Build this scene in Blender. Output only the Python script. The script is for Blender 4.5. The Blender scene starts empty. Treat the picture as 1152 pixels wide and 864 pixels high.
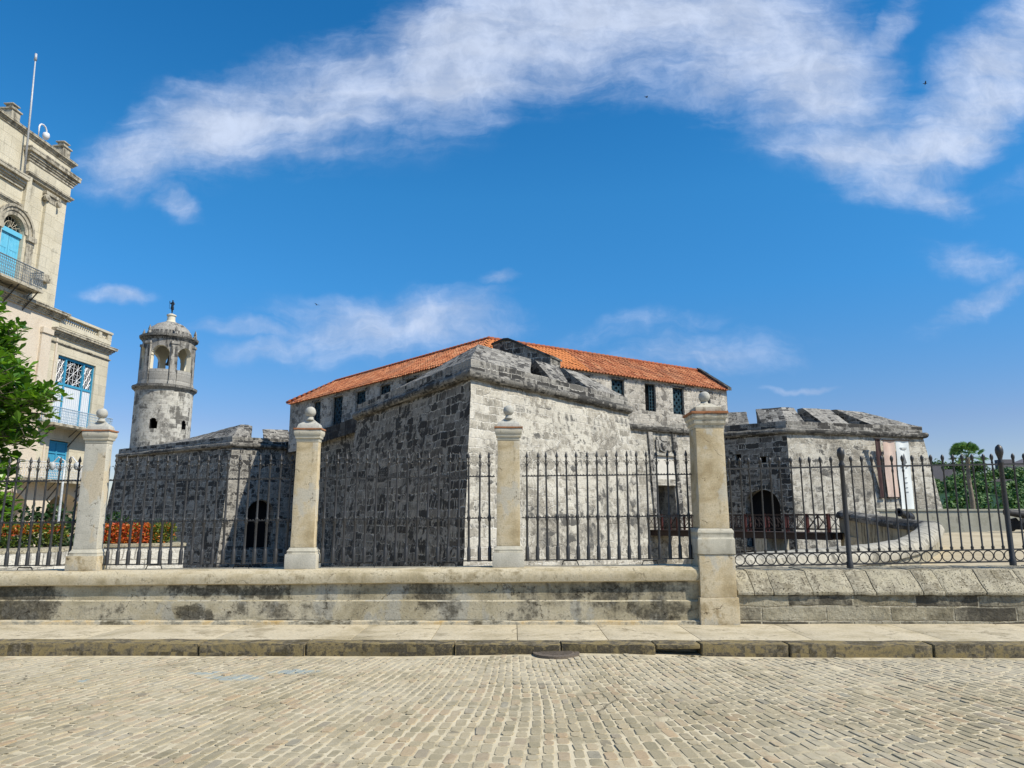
import bpy, bmesh, math, random
from mathutils import Vector, Matrix, noise
R = math.radians
random.seed(7)
sc = bpy.context.scene
COL = sc.collection

# ------------------------------------------------------------------ camera, sky, sun, exposure
cam = bpy.data.cameras.new("camera")
cam.sensor_width = 36.0
cam.lens = 36.0 * 810 / 1152
cam.clip_end = 6000
cam.clip_start = 0.05
co = bpy.data.objects.new("camera", cam)
COL.objects.link(co)
co.location = (0, 0, 1.7)
co.rotation_euler = (R(90) + math.atan(151 / 810), 0, 0)
sc.camera = co

SUN_AZ, SUN_EL = 118.0, 47.0
sv = Vector((math.sin(R(SUN_AZ)) * math.cos(R(SUN_EL)), math.cos(R(SUN_AZ)) * math.cos(R(SUN_EL)), math.sin(R(SUN_EL))))
sl = bpy.data.lights.new("sun", 'SUN')
sl.energy = 4.6
sl.angle = R(0.5)
sl.color = (1.0, 0.915, 0.77)
so = bpy.data.objects.new("sun", sl)
so.rotation_euler = (-sv).to_track_quat('-Z', 'Y').to_euler()
so.location = (30, -20, 40)
COL.objects.link(so)

sc.view_settings.view_transform = 'Standard'
sc.view_settings.look = 'None'
sc.view_settings.exposure = 0.35
sc.view_settings.gamma = 1.0
sc.view_settings.use_curve_mapping = False


class G:
    """small helper to write node trees"""
    def __init__(s, tree):
        s.t = tree

    def n(s, typ, ins=None, **props):
        nd = s.t.nodes.new(typ)
        for k, v in props.items():
            setattr(nd, k, v)
        for k, v in (ins or {}).items():
            s.set(nd.inputs[k], v)
        return nd

    def set(s, sock, v):
        if isinstance(v, bpy.types.NodeSocket):
            s.t.links.new(v, sock)
        else:
            if isinstance(v, (tuple, list)) and len(v) == 3 and sock.type == 'RGBA':
                v = (*v, 1)
            sock.default_value = v

    def m(s, op, a, b=0.0, c=None, clamp=False):
        nd = s.t.nodes.new('ShaderNodeMath')
        nd.operation = op
        nd.use_clamp = clamp
        s.set(nd.inputs[0], a)
        s.set(nd.inputs[1], b)
        if c is not None:
            s.set(nd.inputs[2], c)
        return nd.outputs[0]

    def vm(s, op, a, b=(0, 0, 0)):
        nd = s.t.nodes.new('ShaderNodeVectorMath')
        nd.operation = op
        s.set(nd.inputs[0], a)
        if op == 'SCALE':
            s.set(nd.inputs['Scale'], b)
        else:
            s.set(nd.inputs[1], b)
        return nd.outputs['Value'] if op in ('LENGTH', 'DOT_PRODUCT', 'DISTANCE') else nd.outputs[0]

    def mix(s, fac, a, b, mode='MIX'):
        nd = s.t.nodes.new('ShaderNodeMix')
        nd.data_type = 'RGBA'
        nd.blend_type = mode
        s.set(nd.inputs[0], fac)
        s.set(nd.inputs[6], a)
        s.set(nd.inputs[7], b)
        return nd.outputs[2]

    def ramp(s, fac, stops, interp='LINEAR'):
        nd = s.t.nodes.new('ShaderNodeValToRGB')
        cr = nd.color_ramp
        cr.interpolation = interp
        while len(cr.elements) < len(stops):
            cr.elements.new(0.5)
        for e, (p, c) in zip(cr.elements, stops):
            e.position = p
            if isinstance(c, (int, float)):
                c = (c, c, c)
            e.color = (*c, 1)
        s.set(nd.inputs[0], fac)
        return nd.outputs[0]

    def sm(s, v, a, b):
        nd = s.t.nodes.new('ShaderNodeMapRange')
        nd.interpolation_type = 'SMOOTHSTEP'
        s.set(nd.inputs[0], v)
        s.set(nd.inputs[1], a)
        s.set(nd.inputs[2], b)
        return nd.outputs[0]

    def noise(s, vec, scale=1.0, detail=4.0, rough=0.55, dist=0.0, color=False):
        nd = s.n('ShaderNodeTexNoise', {'Vector': vec, 'Scale': scale, 'Detail': detail, 'Roughness': rough, 'Distortion': dist})
        return nd.outputs['Color' if color else 'Fac']

    def mapp(s, vec, scale=(1, 1, 1), loc=(0, 0, 0), rot=(0, 0, 0)):
        nd = s.n('ShaderNodeMapping', {'Vector': vec, 'Scale': scale, 'Location': loc, 'Rotation': rot})
        return nd.outputs[0]


world = bpy.data.worlds.new("World")
sc.world = world
world.use_nodes = True
wt = world.node_tree
wt.nodes.clear()
g = G(wt)
sky = g.n('ShaderNodeTexSky', sky_type='NISHITA')
sky.sun_disc = False
sky.sun_elevation = R(SUN_EL)
sky.sun_rotation = R(SUN_AZ)
sky.air_density = 1.0
sky.dust_density = 0.25
sky.ozone_density = 2.2
sky.altitude = 0
skyc = g.n('ShaderNodeHueSaturation', {'Color': sky.outputs[0], 'Hue': 0.501, 'Saturation': 1.36, 'Value': 1.12}).outputs[0]
skyc = g.mix(1.0, skyc, (.62, 1.12, 1.16), 'MULTIPLY')       # deep tropical azure
tc = g.n('ShaderNodeTexCoord').outputs['Generated']
sx = g.n('ShaderNodeSeparateXYZ', {0: tc})
yy = g.m('MAXIMUM', g.m('ABSOLUTE', sx.outputs[1]), 0.03)
U = g.m('DIVIDE', sx.outputs[0], yy)
V = g.m('DIVIDE', sx.outputs[2], yy)
skyc = g.mix(1.0, skyc, g.ramp(g.m('MAXIMUM', sx.outputs[2], 0.0), [(0, (1.05, .56, .66)), (.12, (1.2, .60, .70)), (.30, (1.05, .92, .96)), (.42, (1.2, 1.06, 1.03)), (.6, (.95, 1.0, 1.0))]), 'MULTIPLY')
uv = g.n('ShaderNodeCombineXYZ', {0: U, 1: V, 2: g.m('SIGN', sx.outputs[1])}).outputs[0]
w1 = g.noise(uv, 2.2, 5, 0.6, color=True)
w2 = g.noise(uv, 9.0, 4, 0.6, color=True)
warp = g.vm('ADD', g.vm('SCALE', g.vm('SUBTRACT', w1, (.5, .5, .5)), 0.13), g.vm('SCALE', g.vm('SUBTRACT', w2, (.5, .5, .5)), 0.05))
uvw = g.vm('ADD', uv, warp)
# cloud banks: centre (x/y, z/y), half length, half width, tilt (deg), density
CLOUDS = [(-.55, .54, .12, .058, 20, .8), (-.43, .60, .17, .080, 18, 1.05), (-.27, .645, .19, .085, 14, 1.05), (-.09, .70, .22, .10, 18, 1.1),
          (.07, .785, .24, .125, 12, 1.15), (.21, .805, .24, .15, 3, 1.15), (.35, .755, .20, .135, -15, 1.1), (.45, .665, .16, .11, -40, 1.05), (.52, .57, .14, .075, -32, .95),
          (.60, .495, .10, .035, -25, .6), (.645, .59, .17, .065, 30, 1.05), (.73, .67, .17, .075, 35, 1.05), (.83, .77, .18, .075, 40, .95), (.57, .75, .12, .025, 52, .7),
          (-.15, .76, .16, .04, 20, .45), (.60, .88, .2, .05, 20, .5),
          (-.587, .323, .075, .016, 0, .85), (-.50, .460, .055, .020, -22, .65), (-.17, .275, .20, .05, 4, .85),
          (-.38, .272, .11, .014, -6, .75), (-.33, .246, .12, .020, 3, .7), (.26, .230, .19, .030, 6, .75),
          (.16, .255, .16, .024, 10, .6), (.40, .186, .055, .006, 3, .75), (.68, .31, .13, .026, 22, .8), (.67, .365, .10, .032, -8, .7),
          (-.02, .34, .035, .012, 5, .65), (.85, .55, .25, .03, 25, .35)]
dens = None
for cx, cy, a, b, tilt, amp in CLOUDS:
    p = g.mapp(uvw, (1, 1, 0), (0, 0, 0))
    nd = g.n('ShaderNodeMapping', {'Vector': uvw, 'Location': (cx, cy, 0), 'Rotation': (0, 0, R(tilt)), 'Scale': (a * 1.12, b * 1.3, 1e6)}, vector_type='TEXTURE')
    ln = g.vm('LENGTH', nd.outputs[0])
    k = g.m('MULTIPLY', g.sm(ln, 1.45, 0.15), amp)
    dens = k if dens is None else g.m('MAXIMUM', dens, k)
fb = g.noise(g.mapp(uvw, (3.0, 8.5, 1), (0, 0, 0), (0, 0, R(-24))), 1.0, 10, 0.66, 0.5)
st_ = g.noise(g.mapp(uvw, (2.2, 22, 1), (3, 1, 0), (0, 0, R(-30))), 1.0, 8, 0.6, 0.4)
fb2 = g.noise(uvw, 13, 8, 0.66)
cl = g.m('ADD', dens, g.m('MULTIPLY', g.m('SUBTRACT', fb, 0.5), 1.25))
cl = g.m('ADD', cl, g.m('MULTIPLY', g.m('SUBTRACT', st_, 0.5), 0.75))
cl = g.m('ADD', cl, g.m('MULTIPLY', g.m('SUBTRACT', fb2, 0.5), 0.65))
cov = g.m('MULTIPLY', g.sm(cl, 0.15, 1.30), g.sm(dens, 0.02, 0.45))
cov = g.m('MULTIPLY', cov, 0.90)
shade = g.m('ADD', 0.86, g.m('MULTIPLY', g.sm(fb2, 0.35, 0.7), 0.18))
cloudc = g.mix(1.0, g.mix(cov, (3.9, 4.9, 7.1), (5.3, 6.0, 7.4)), shade, 'MULTIPLY')
skymix = g.mix(cov, skyc, cloudc)
bg = g.n('ShaderNodeBackground', {'Color': skymix, 'Strength': 0.10})
out = g.n('ShaderNodeOutputWorld', {'Surface': bg.outputs[0]})


# ------------------------------------------------------------------ mesh helpers
class MB:
    def __init__(s):
        s.v = []
        s.f = []
        s.mi = []
        s.cur = 0

    def vert(s, p):
        s.v.append(tuple(p))
        return len(s.v) - 1

    def face(s, idx):
        s.f.append(tuple(idx))
        s.mi.append(s.cur)

    def poly(s, pts):
        s.face([s.vert(p) for p in pts])

    def box(s, x0, x1, y0, y1, z0, z1, M=None):
        P = [Vector((x, y, z)) for z in (z0, z1) for x, y in ((x0, y0), (x1, y0), (x1, y1), (x0, y1))]
        if M is not None:
            P = [M @ p for p in P]
        i = [s.vert(p) for p in P]
        for q in ((3, 2, 1, 0), (4, 5, 6, 7), (0, 1, 5, 4), (1, 2, 6, 5), (2, 3, 7, 6), (3, 0, 4, 7)):
            s.face([i[k] for k in q])

    def hexa(s, P):
        i = [s.vert(p) for p in P]
        for q in ((3, 2, 1, 0), (4, 5, 6, 7), (0, 1, 5, 4), (1, 2, 6, 5), (2, 3, 7, 6), (3, 0, 4, 7)):
            s.face([i[k] for k in q])

    def loops(s, rings, closed=True, cap0=True, cap1=True):
        ids = [[s.vert(p) for p in r] for r in rings]
        n = len(ids[0])
        for a, b in zip(ids, ids[1:]):
            for k in range(n if closed else n - 1):
                k2 = (k + 1) % n
                s.face((a[k], a[k2], b[k2], b[k]))
        if closed and cap0:
            s.face(ids[0][::-1])
        if closed and cap1:
            s.face(ids[-1])

    def lathe(s, prof, c=(0, 0, 0), seg=16, a0=0.0, sq=None, cap=True):
        rings = []
        for r, z in prof:
            if sq:
                w, d = (r, r * sq) if isinstance(sq, (int, float)) else (r, max(.01, r - sq[0]))
                rings.append([(c[0] + x * w, c[1] + y * d, c[2] + z) for x, y in ((-1, -1), (1, -1), (1, 1), (-1, 1))])
            else:
                rings.append([(c[0] + r * math.cos(a0 + 2 * math.pi * k / seg), c[1] + r * math.sin(a0 + 2 * math.pi * k / seg), c[2] + z) for k in range(seg)])
        s.loops(rings, True, cap, cap)

    def tube(s, pts, r, seg=6, cap=True):
        pts = [Vector(p) for p in pts]
        rr = r if isinstance(r, (list, tuple)) else [r] * len(pts)
        rings = []
        up = Vector((0, 0, 1))
        for i, p in enumerate(pts):
            d = (pts[min(i + 1, len(pts) - 1)] - pts[max(i - 1, 0)]).normalized()
            u = d.cross(up)
            if u.length < 1e-3:
                u = d.cross(Vector((1, 0, 0)))
            u.normalize()
            w = d.cross(u).normalized()
            rings.append([p + (u * math.cos(2 * math.pi * k / seg) + w * math.sin(2 * math.pi * k / seg)) * rr[i] for k in range(seg)])
        s.loops(rings, True, cap, cap)

    def sweep(s, path, prof, closed=False, z=None):
        """path of (x,y[,z]); profile of (outward, up); outward = right of travel"""
        P = [Vector((p[0], p[1])) for p in path]
        zs = [p[2] if len(p) > 2 else 0.0 for p in path]
        n = len(P)
        rings = []
        for i in range(n):
            ds = []
            if i > 0:
                ds.append((P[i] - P[i - 1]).normalized())
            if i < n - 1:
                ds.append((P[i + 1] - P[i]).normalized())
            ns = [Vector((d.y, -d.x)) for d in ds]
            m = sum(ns, Vector((0, 0))).normalized()
            k = 1 / max(.35, m.dot(ns[0]))
            rings.append([(P[i].x + m.x * k * o, P[i].y + m.y * k * o, zs[i] + h) for o, h in prof])
        s.loops(rings)

    def build(s, name, mats, parent=None, smooth=False, bevel=0.0, rough=None, uv=True, fixn=True, auto=None):
        me = bpy.data.meshes.new(name)
        me.from_pydata(s.v, [], s.f)
        mats = mats if isinstance(mats, (list, tuple)) else [mats]
        for m in mats:
            me.materials.append(m)
        if len(mats) > 1:
            me.polygons.foreach_set('material_index', s.mi)
        bm = None
        if fixn or rough or bevel:
            bm = bmesh.new()
            bm.from_mesh(me)
            bmesh.ops.remove_doubles(bm, verts=bm.verts, dist=1e-5)
            if fixn:
                bmesh.ops.recalc_face_normals(bm, faces=bm.faces)
            if bevel:
                ed = [e for e in bm.edges if len(e.link_faces) == 2 and e.calc_face_angle(0) > .5]
                bmesh.ops.bevel(bm, geom=ed, offset=bevel, segments=2, profile=.6, affect='EDGES')
            if rough:
                L, amp = rough[0], rough[1]
                for _ in range(6):
                    ed = [e for e in bm.edges if e.calc_length() > L]
                    if not ed:
                        break
                    bmesh.ops.subdivide_edges(bm, edges=ed, cuts=1, use_grid_fill=True)
                sc_ = rough[2] if len(rough) > 2 else 1.0 / max(L * 2.2, .05)
                for v in bm.verts:
                    v.co += noise.noise_vector(v.co * sc_) * amp
            bm.to_mesh(me)
            bm.free()
        me.update()
        if uv:
            auto_uv(me)
        if smooth:
            me.shade_smooth()
            if auto:
                me.set_sharp_from_angle(angle=auto)
        o = bpy.data.objects.new(name, me)
        COL.objects.link(o)
        if parent is not None:
            o.parent = parent
        return o


def auto_uv(me):
    ul = me.uv_layers.new(name="UVMap")
    dat = [0.0] * (len(me.loops) * 2)
    vs = me.vertices
    for p in me.polygons:
        n = p.normal
        if abs(n.z) < .82:
            tx, ty = -n.y, n.x
            l = math.hypot(tx, ty) or 1
            tx, ty = tx / l, ty / l
            hz = math.sqrt(max(1e-6, 1 - n.z * n.z))
            for li in p.loop_indices:
                c = vs[me.loops[li].vertex_index].co
                dat[2 * li] = c.x * tx + c.y * ty
                dat[2 * li + 1] = c.z / hz if hz > .3 else c.z
        else:
            for li in p.loop_indices:
                c = vs[me.loops[li].vertex_index].co
                dat[2 * li] = c.x
                dat[2 * li + 1] = c.y
    ul.data.foreach_set('uv', dat)


def tag(o, label=None, cat=None, group=None, kind=None):
    if label:
        o['label'] = label
    if cat:
        o['category'] = cat
    if group:
        o['group'] = group
    if kind:
        o['kind'] = kind
    return o


def thing(name, label, cat, loc=(0, 0, 0), group=None):
    o = bpy.data.objects.new(name, None)
    o.empty_display_size = .3
    COL.objects.link(o)
    o.location = loc
    return tag(o, label, cat, group)


def copy_tree(o, parent=None):
    c = o.copy()
    COL.objects.link(c)
    if parent is not None:
        c.parent = parent
    for ch in list(o.children):
        copy_tree(ch, c)
    return c


def srgb(r, g_, b):
    f = lambda c: (c / 255 / 12.92) if c / 255 <= .04045 else ((c / 255 + .055) / 1.055) ** 2.4
    return (f(r), f(g_), f(b))


def offset_line(pts, d):
    P = [Vector(p) for p in pts]
    out = []
    for i in range(len(P)):
        ds = []
        if i > 0:
            ds.append((P[i] - P[i - 1]).normalized())
        if i < len(P) - 1:
            ds.append((P[i + 1] - P[i]).normalized())
        ns = [Vector((q.y, -q.x)) for q in ds]
        m = sum(ns, Vector((0, 0))).normalized()
        out.append(P[i] + m * (d / max(.35, m.dot(ns[0]))))
    return out


# ------------------------------------------------------------------ materials
def base_mat(name, rough=.9, spec=.25):
    m = bpy.data.materials.new(name)
    m.use_nodes = True
    t = m.node_tree
    bs = t.nodes['Principled BSDF']
    bs.inputs['Roughness'].default_value = rough
    bs.inputs['Specular IOR Level'].default_value = spec
    return m, G(t), bs


def finish(g, bs, col, height=None, strength=.5, dist=.03, rough=None):
    g.set(bs.inputs['Base Color'], col)
    if rough is not None:
        g.set(bs.inputs['Roughness'], rough)
    if height is not None:
        b = g.n('ShaderNodeBump', {'Height': height, 'Strength': strength, 'Distance': dist})
        g.set(bs.inputs['Normal'], b.outputs[0])


def masonry(name, bw, bh, cols, mortar, msize=.03, distort=.10, moss=.55, mossw=.05, mosscol=(.02, .021, .022), blockmoss=.25,
            patch=None, patch_th=.54, bump=.9, seedoff=0.0, streak=.0, mortarkeep=.3, grey=None, grey_th=.53, jointcut=(.33, .52), rubble=None, rub_scale=2.1):
    m, g, bs = base_mat(name, .95, .15)
    uv = g.n('ShaderNodeUVMap').outputs[0]
    uv = g.mapp(uv, (1, 1, 1), (seedoff, seedoff * .7, 0))
    d1 = g.noise(uv, .9, 3, .5, color=True)
    d2 = g.noise(uv, 4.5, 3, .6, color=True)
    d = g.vm('ADD', g.vm('SCALE', g.vm('SUBTRACT', d1, (.5, .5, .5)), distort * 4), g.vm('SCALE', g.vm('SUBTRACT', d2, (.5, .5, .5)), distort * 1.3))
    uv2 = g.vm('ADD', uv, d)
    # the joints are wide in some places and nearly closed in others
    br = g.n('ShaderNodeTexBrick', {'Vector': uv2, 'Color1': (0, 0, 0), 'Color2': (1, 1, 1), 'Mortar': (.5, .5, .5), 'Scale': 1.0,
                                    'Mortar Size': msize, 'Mortar Smooth': .55, 'Bias': 0.0, 'Brick Width': bw, 'Row Height': bh}, offset=.43, offset_frequency=2, squash=.72, squash_frequency=3)
    r = br.outputs['Color']
    big = g.noise(uv, .23, 5, .6, .4)
    big2 = g.noise(g.vm('ADD', uv, (37.0, 11.0, 5.0)), .30, 6, .62, .5)
    mid = g.noise(uv, 1.7, 6, .65)
    mid2 = g.noise(g.vm('ADD', uv, (17.0, 31.0, 2.0)), 2.6, 7, .68)
    fine = g.noise(uv, 11, 8, .72)
    pits = g.noise(uv, 26, 4, .7)
    jf = br.outputs['Fac']
    if rubble:
        vv = g.mapp(uv2, (.72, 1.0, 1))
        v1 = g.n('ShaderNodeTexVoronoi', {'Vector': vv, 'Scale': rub_scale, 'Randomness': .92}, voronoi_dimensions='2D')
        v2 = g.n('ShaderNodeTexVoronoi', {'Vector': vv, 'Scale': rub_scale, 'Randomness': .92}, voronoi_dimensions='2D', feature='DISTANCE_TO_EDGE')
        rr = g.n('ShaderNodeSeparateXYZ', {0: v1.outputs['Color']}).outputs[0]
        e = g.sm(v2.outputs['Distance'], .085, .02)
        zone = g.sm(g.m('ADD', g.m('MULTIPLY', big2, .6), g.m('MULTIPLY', mid, .4)), rubble - .02, rubble + .02)
        r = g.m('ADD', g.m('MULTIPLY', r, g.m('SUBTRACT', 1.0, zone)), g.m('MULTIPLY', rr, zone))
        jf = g.m('ADD', g.m('MULTIPLY', jf, g.m('SUBTRACT', 1.0, zone)), g.m('MULTIPLY', e, zone))
    mf = g.m('MULTIPLY', jf, g.sm(mid2, *jointcut))
    st = [(.15 + .7 * i / (len(cols) - 1), c) for i, c in enumerate(cols)]
    tone = g.m('ADD', g.m('MULTIPLY', g.m('SUBTRACT', r, .5), .75), g.m('ADD', .5, g.m('MULTIPLY', g.m('SUBTRACT', mid, .5), 1.5)))
    col = g.ramp(tone, st)
    if patch:
        pm = g.sm(g.m('ADD', g.m('MULTIPLY', big, .55), g.m('MULTIPLY', mid, .45)), patch_th - .012, patch_th + .012)
        col = g.mix(g.m('MULTIPLY', pm, .85), col, patch)
        mf = g.m('MULTIPLY', mf, g.m('SUBTRACT', 1.0, g.m('MULTIPLY', pm, .75)))
    col = g.mix(g.m('MULTIPLY', mf, .95), col, mortar)
    if grey:
        gm = g.m('ADD', g.m('MULTIPLY', big2, .45), g.m('ADD', g.m('MULTIPLY', mid2, .35), g.m('MULTIPLY', fine, .20)))
        gm = g.sm(gm, grey_th - .03, grey_th + .03)
        gc = g.ramp(g.m('ADD', g.m('MULTIPLY', fine, .6), g.m('MULTIPLY', mid, .4)), [(.36, tuple(c * .28 for c in grey)), (.48, grey), (.62, tuple(c * 1.7 for c in grey))])
        col = g.mix(g.m('MULTIPLY', gm, .85), col, gc)
    col = g.mix(1.0, col, g.ramp(fine, [(.28, .50), (.48, .95), (.70, 1.22)]), 'MULTIPLY')
    # biological crust: big patches, whole blocks and runs below the ledges
    run = g.noise(g.mapp(uv, (2.2, .22, 1)), 1.0, 6, .65)
    mm = g.m('ADD', g.m('MULTIPLY', big, .40), g.m('ADD', g.m('MULTIPLY', mid, .35), g.m('MULTIPLY', fine, .25)))
    mm = g.m('ADD', mm, g.m('MULTIPLY', g.m('SUBTRACT', r, .5), blockmoss))
    mm = g.m('ADD', mm, g.m('MULTIPLY', g.m('SUBTRACT', run, .5), streak))
    ms = g.sm(mm, moss - mossw, moss + mossw)
    ms = g.m('MULTIPLY', ms, g.m('SUBTRACT', 1.0, g.m('MULTIPLY', mf, mortarkeep)))
    col = g.mix(g.m('MULTIPLY', ms, .92), col, mosscol)
    col = g.mix(g.sm(pits, .57, .66), col, g.mix(1.0, col, (.40, .39, .37), 'MULTIPLY'))
    h = g.m('ADD', g.m('MULTIPLY', mf, -.8), g.m('ADD', g.m('MULTIPLY', fine, .7), g.m('MULTIPLY', r, .35)))
    h = g.m('ADD', h, g.m('MULTIPLY', pits, .25))
    finish(g, bs, col, h, bump, .05)
    return m


M = {}
M['fort_pale'] = masonry('weathered coral limestone', .85, .42, [(.24, .225, .19), (.38, .355, .30), (.50, .475, .41), (.58, .555, .49)], (.66, .635, .57), .030, .09,
                         moss=.60, mossw=.05, mosscol=(.075, .074, .07), blockmoss=.22, patch=(.53, .505, .435), patch_th=.53, streak=.24, mortarkeep=.8, grey=(.21, .195, .165), grey_th=.525, rubble=.49)
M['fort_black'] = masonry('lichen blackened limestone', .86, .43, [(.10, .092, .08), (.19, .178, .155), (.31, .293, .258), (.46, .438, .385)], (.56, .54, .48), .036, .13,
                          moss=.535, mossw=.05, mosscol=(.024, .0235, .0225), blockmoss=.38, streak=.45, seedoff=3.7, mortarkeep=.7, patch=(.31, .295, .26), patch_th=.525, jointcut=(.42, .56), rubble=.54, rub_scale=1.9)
M['fort_grey'] = masonry('grey weathered limestone', .75, .40, [(.16, .155, .145), (.28, .27, .245), (.40, .385, .35), (.30, .29, .27)], (.48, .46, .42), .030, .12,
                         moss=.53, mossw=.05, mosscol=(.030, .030, .030), blockmoss=.30, streak=.4, seedoff=9.1, mortarkeep=.6, rubble=.5)
M['barracks'] = masonry('barracks limestone', .62, .36, [(.30, .28, .245), (.44, .41, .36), (.54, .51, .45), (.40, .375, .33)], (.60, .57, .51), .034, .10,
                        moss=.575, mossw=.04, mosscol=(.15, .14, .125), blockmoss=.34, streak=.25, seedoff=5.3, grey=(.22, .21, .185), grey_th=.535, rubble=.50, rub_scale=2.4)
M['parapet'] = masonry('parapet slabs', 1.05, .30, [(.13, .125, .115), (.26, .25, .225), (.36, .345, .31), (.22, .215, .195)], (.46, .44, .40), .030, .11,
                       moss=.535, mossw=.05, mosscol=(.035, .034, .033), blockmoss=.30, streak=.3, seedoff=1.3, patch=(.42, .40, .36), patch_th=.56)
M['roll'] = masonry('mossy roll moulding', 1.3, 1.6, [(.15, .145, .13), (.30, .285, .255), (.36, .345, .31)], (.10, .095, .09), .03, .06,
                    moss=.50, mossw=.06, mosscol=(.026, .026, .025), blockmoss=.15, streak=.3, seedoff=2.1)
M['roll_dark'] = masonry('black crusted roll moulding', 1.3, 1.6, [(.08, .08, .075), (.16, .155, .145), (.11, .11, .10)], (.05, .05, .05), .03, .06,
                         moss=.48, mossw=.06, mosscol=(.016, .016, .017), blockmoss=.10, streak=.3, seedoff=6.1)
M['tower_pale'] = masonry('tower limestone', .95, .52, [(.34, .325, .28), (.44, .42, .37), (.54, .52, .46), (.40, .38, .335)], (.60, .58, .52), .026, .06,
                          moss=.57, mossw=.05, mosscol=(.10, .095, .085), blockmoss=.22, patch=(.54, .52, .46), patch_th=.51, streak=.45, seedoff=8.1, grey=(.20, .19, .17), grey_th=.54)
M['tower_grey'] = masonry('belfry stone', 1.4, .9, [(.22, .21, .19), (.36, .345, .31), (.50, .48, .43)], (.36, .34, .31), .012, .05,
                          moss=.525, mossw=.06, mosscol=(.04, .039, .038), blockmoss=.08, streak=.6, seedoff=4.4)
M['retaining'] = masonry('pitted retaining blocks', .95, .2075, [(.22, .195, .135), (.36, .325, .235), (.46, .42, .315), (.30, .27, .195)], (.56, .51, .39), .018, .02,
                         moss=.52, mossw=.06, mosscol=(.055, .05, .04), blockmoss=.26, streak=.1, seedoff=2.9, grey=(.22, .205, .16), grey_th=.53, bump=1.0)
M['planter'] = masonry('white planter stone', .42, .33, [(.50, .48, .42), (.60, .58, .52), (.66, .64, .58)], (.34, .32, .28), .016, .05,
                       moss=.62, mossw=.06, mosscol=(.2, .19, .16), seedoff=7.7)


def plaster(name, cols, stain=.62, staincol=(.08, .07, .055), scale=1.0, seed=0.0, spots=(), bump=.35, streak=.3, blocks=None, grey=None, stainw=.11, op=.88, pit=0.0, crack=0.0):
    m, g, bs = base_mat(name, .93, .2)
    uv = g.mapp(g.n('ShaderNodeUVMap').outputs[0], (1, 1, 1), (seed, seed * 1.7, 0))
    raw = g.n('ShaderNodeUVMap').outputs[0]
    big = g.noise(uv, 1.3 * scale, 5, .6, .6)
    mid = g.noise(uv, 5 * scale, 9, .74)
    fine = g.noise(uv, 38 * scale, 6, .7)
    col = g.ramp(g.m('ADD', g.m('MULTIPLY', big, .65), g.m('MULTIPLY', mid, .35)), [(.38 + .24 * i / (len(cols) - 1), c) for i, c in enumerate(cols)])
    if grey:
        col = g.mix(g.m('MULTIPLY', g.sm(g.noise(g.mapp(uv, (1, .6, 1), (4.4, 1.2, 0)), 2.1 * scale, 4, .55), .55, .60), .8), col, grey)
    run = g.noise(g.mapp(uv, (5 * scale, .5 * scale, 1)), 1.0, 6, .65)
    sm_ = g.m('ADD', g.m('MULTIPLY', g.m('ADD', g.m('MULTIPLY', big, .5), g.m('MULTIPLY', mid, .5)), 1 - streak), g.m('MULTIPLY', run, streak))
    rawd = g.vm('ADD', raw, g.vm('SCALE', g.vm('SUBTRACT', g.noise(raw, 4.5, 6, .7, color=True), (.5, .5, .5)), .55)) if spots else raw
    for (x, z, rx, rz, amp) in spots:
        nd = g.n('ShaderNodeMapping', {'Vector': rawd, 'Location': (x, z, 0), 'Scale': (rx, rz, 1)}, vector_type='TEXTURE')
        sm_ = g.m('ADD', sm_, g.m('MULTIPLY', g.sm(g.vm('LENGTH', nd.outputs[0]), 1.25, .2), amp))
    s = g.sm(sm_, .5 + (stain - .5) * .55 - stainw * .55, .5 + (stain - .5) * .55 + stainw * .55)
    s = g.m('MULTIPLY', s, g.ramp(g.noise(uv, 17 * scale, 7, .75), [(.30, .55), (.55, 1.0)]))
    col = g.mix(g.m('MULTIPLY', s, op), col, staincol)
    col = g.mix(1.0, col, g.ramp(fine, [(.25, .70), (.5, .98), (.75, 1.14)]), 'MULTIPLY')
    h = g.m('ADD', g.m('MULTIPLY', fine, .5), mid)
    if pit:
        pt = g.sm(g.noise(uv, 20 * scale, 6, .72), .56, .66)
        col = g.mix(g.m('MULTIPLY', pt, pit), col, g.mix(1.0, col, (.30, .28, .24), 'MULTIPLY'))
        h = g.m('SUBTRACT', h, g.m('MULTIPLY', pt, 1.2 * pit))
    if crack:
        cv = g.vm('ADD', uv, g.vm('SCALE', g.vm('SUBTRACT', g.noise(uv, 3.5, 5, .65, color=True), (.5, .5, .5)), .45))
        ve = g.n('ShaderNodeTexVoronoi', {'Vector': cv, 'Scale': 1.1 * scale, 'Randomness': 1.0}, voronoi_dimensions='2D', feature='DISTANCE_TO_EDGE').outputs['Distance']
        cr_ = g.m('MULTIPLY', g.sm(ve, .012, .003), g.sm(mid, .47, .53))
        col = g.mix(g.m('MULTIPLY', cr_, crack), col, g.mix(1.0, col, (.22, .20, .17), 'MULTIPLY'))
        h = g.m('SUBTRACT', h, g.m('MULTIPLY', cr_, .8 * crack))
    if blocks:
        br = g.n('ShaderNodeTexBrick', {'Vector': uv, 'Color1': (0, 0, 0), 'Color2': (1, 1, 1), 'Mortar': (.5, .5, .5), 'Scale': 1.0, 'Mortar Size': .014,
                                        'Mortar Smooth': .5, 'Brick Width': blocks[0], 'Row Height': blocks[1]})
        col = g.mix(g.m('MULTIPLY', br.outputs['Fac'], .55), col, g.mix(1.0, col, (.45, .43, .38), 'MULTIPLY'))
        col = g.mix(1.0, col, g.ramp(br.outputs['Color'], [(0, .92), (1, 1.06)]), 'MULTIPLY')
        h = g.m('SUBTRACT', h, g.m('MULTIPLY', br.outputs['Fac'], .8))
    finish(g, bs, col, h, bump, .012)
    return m


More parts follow.
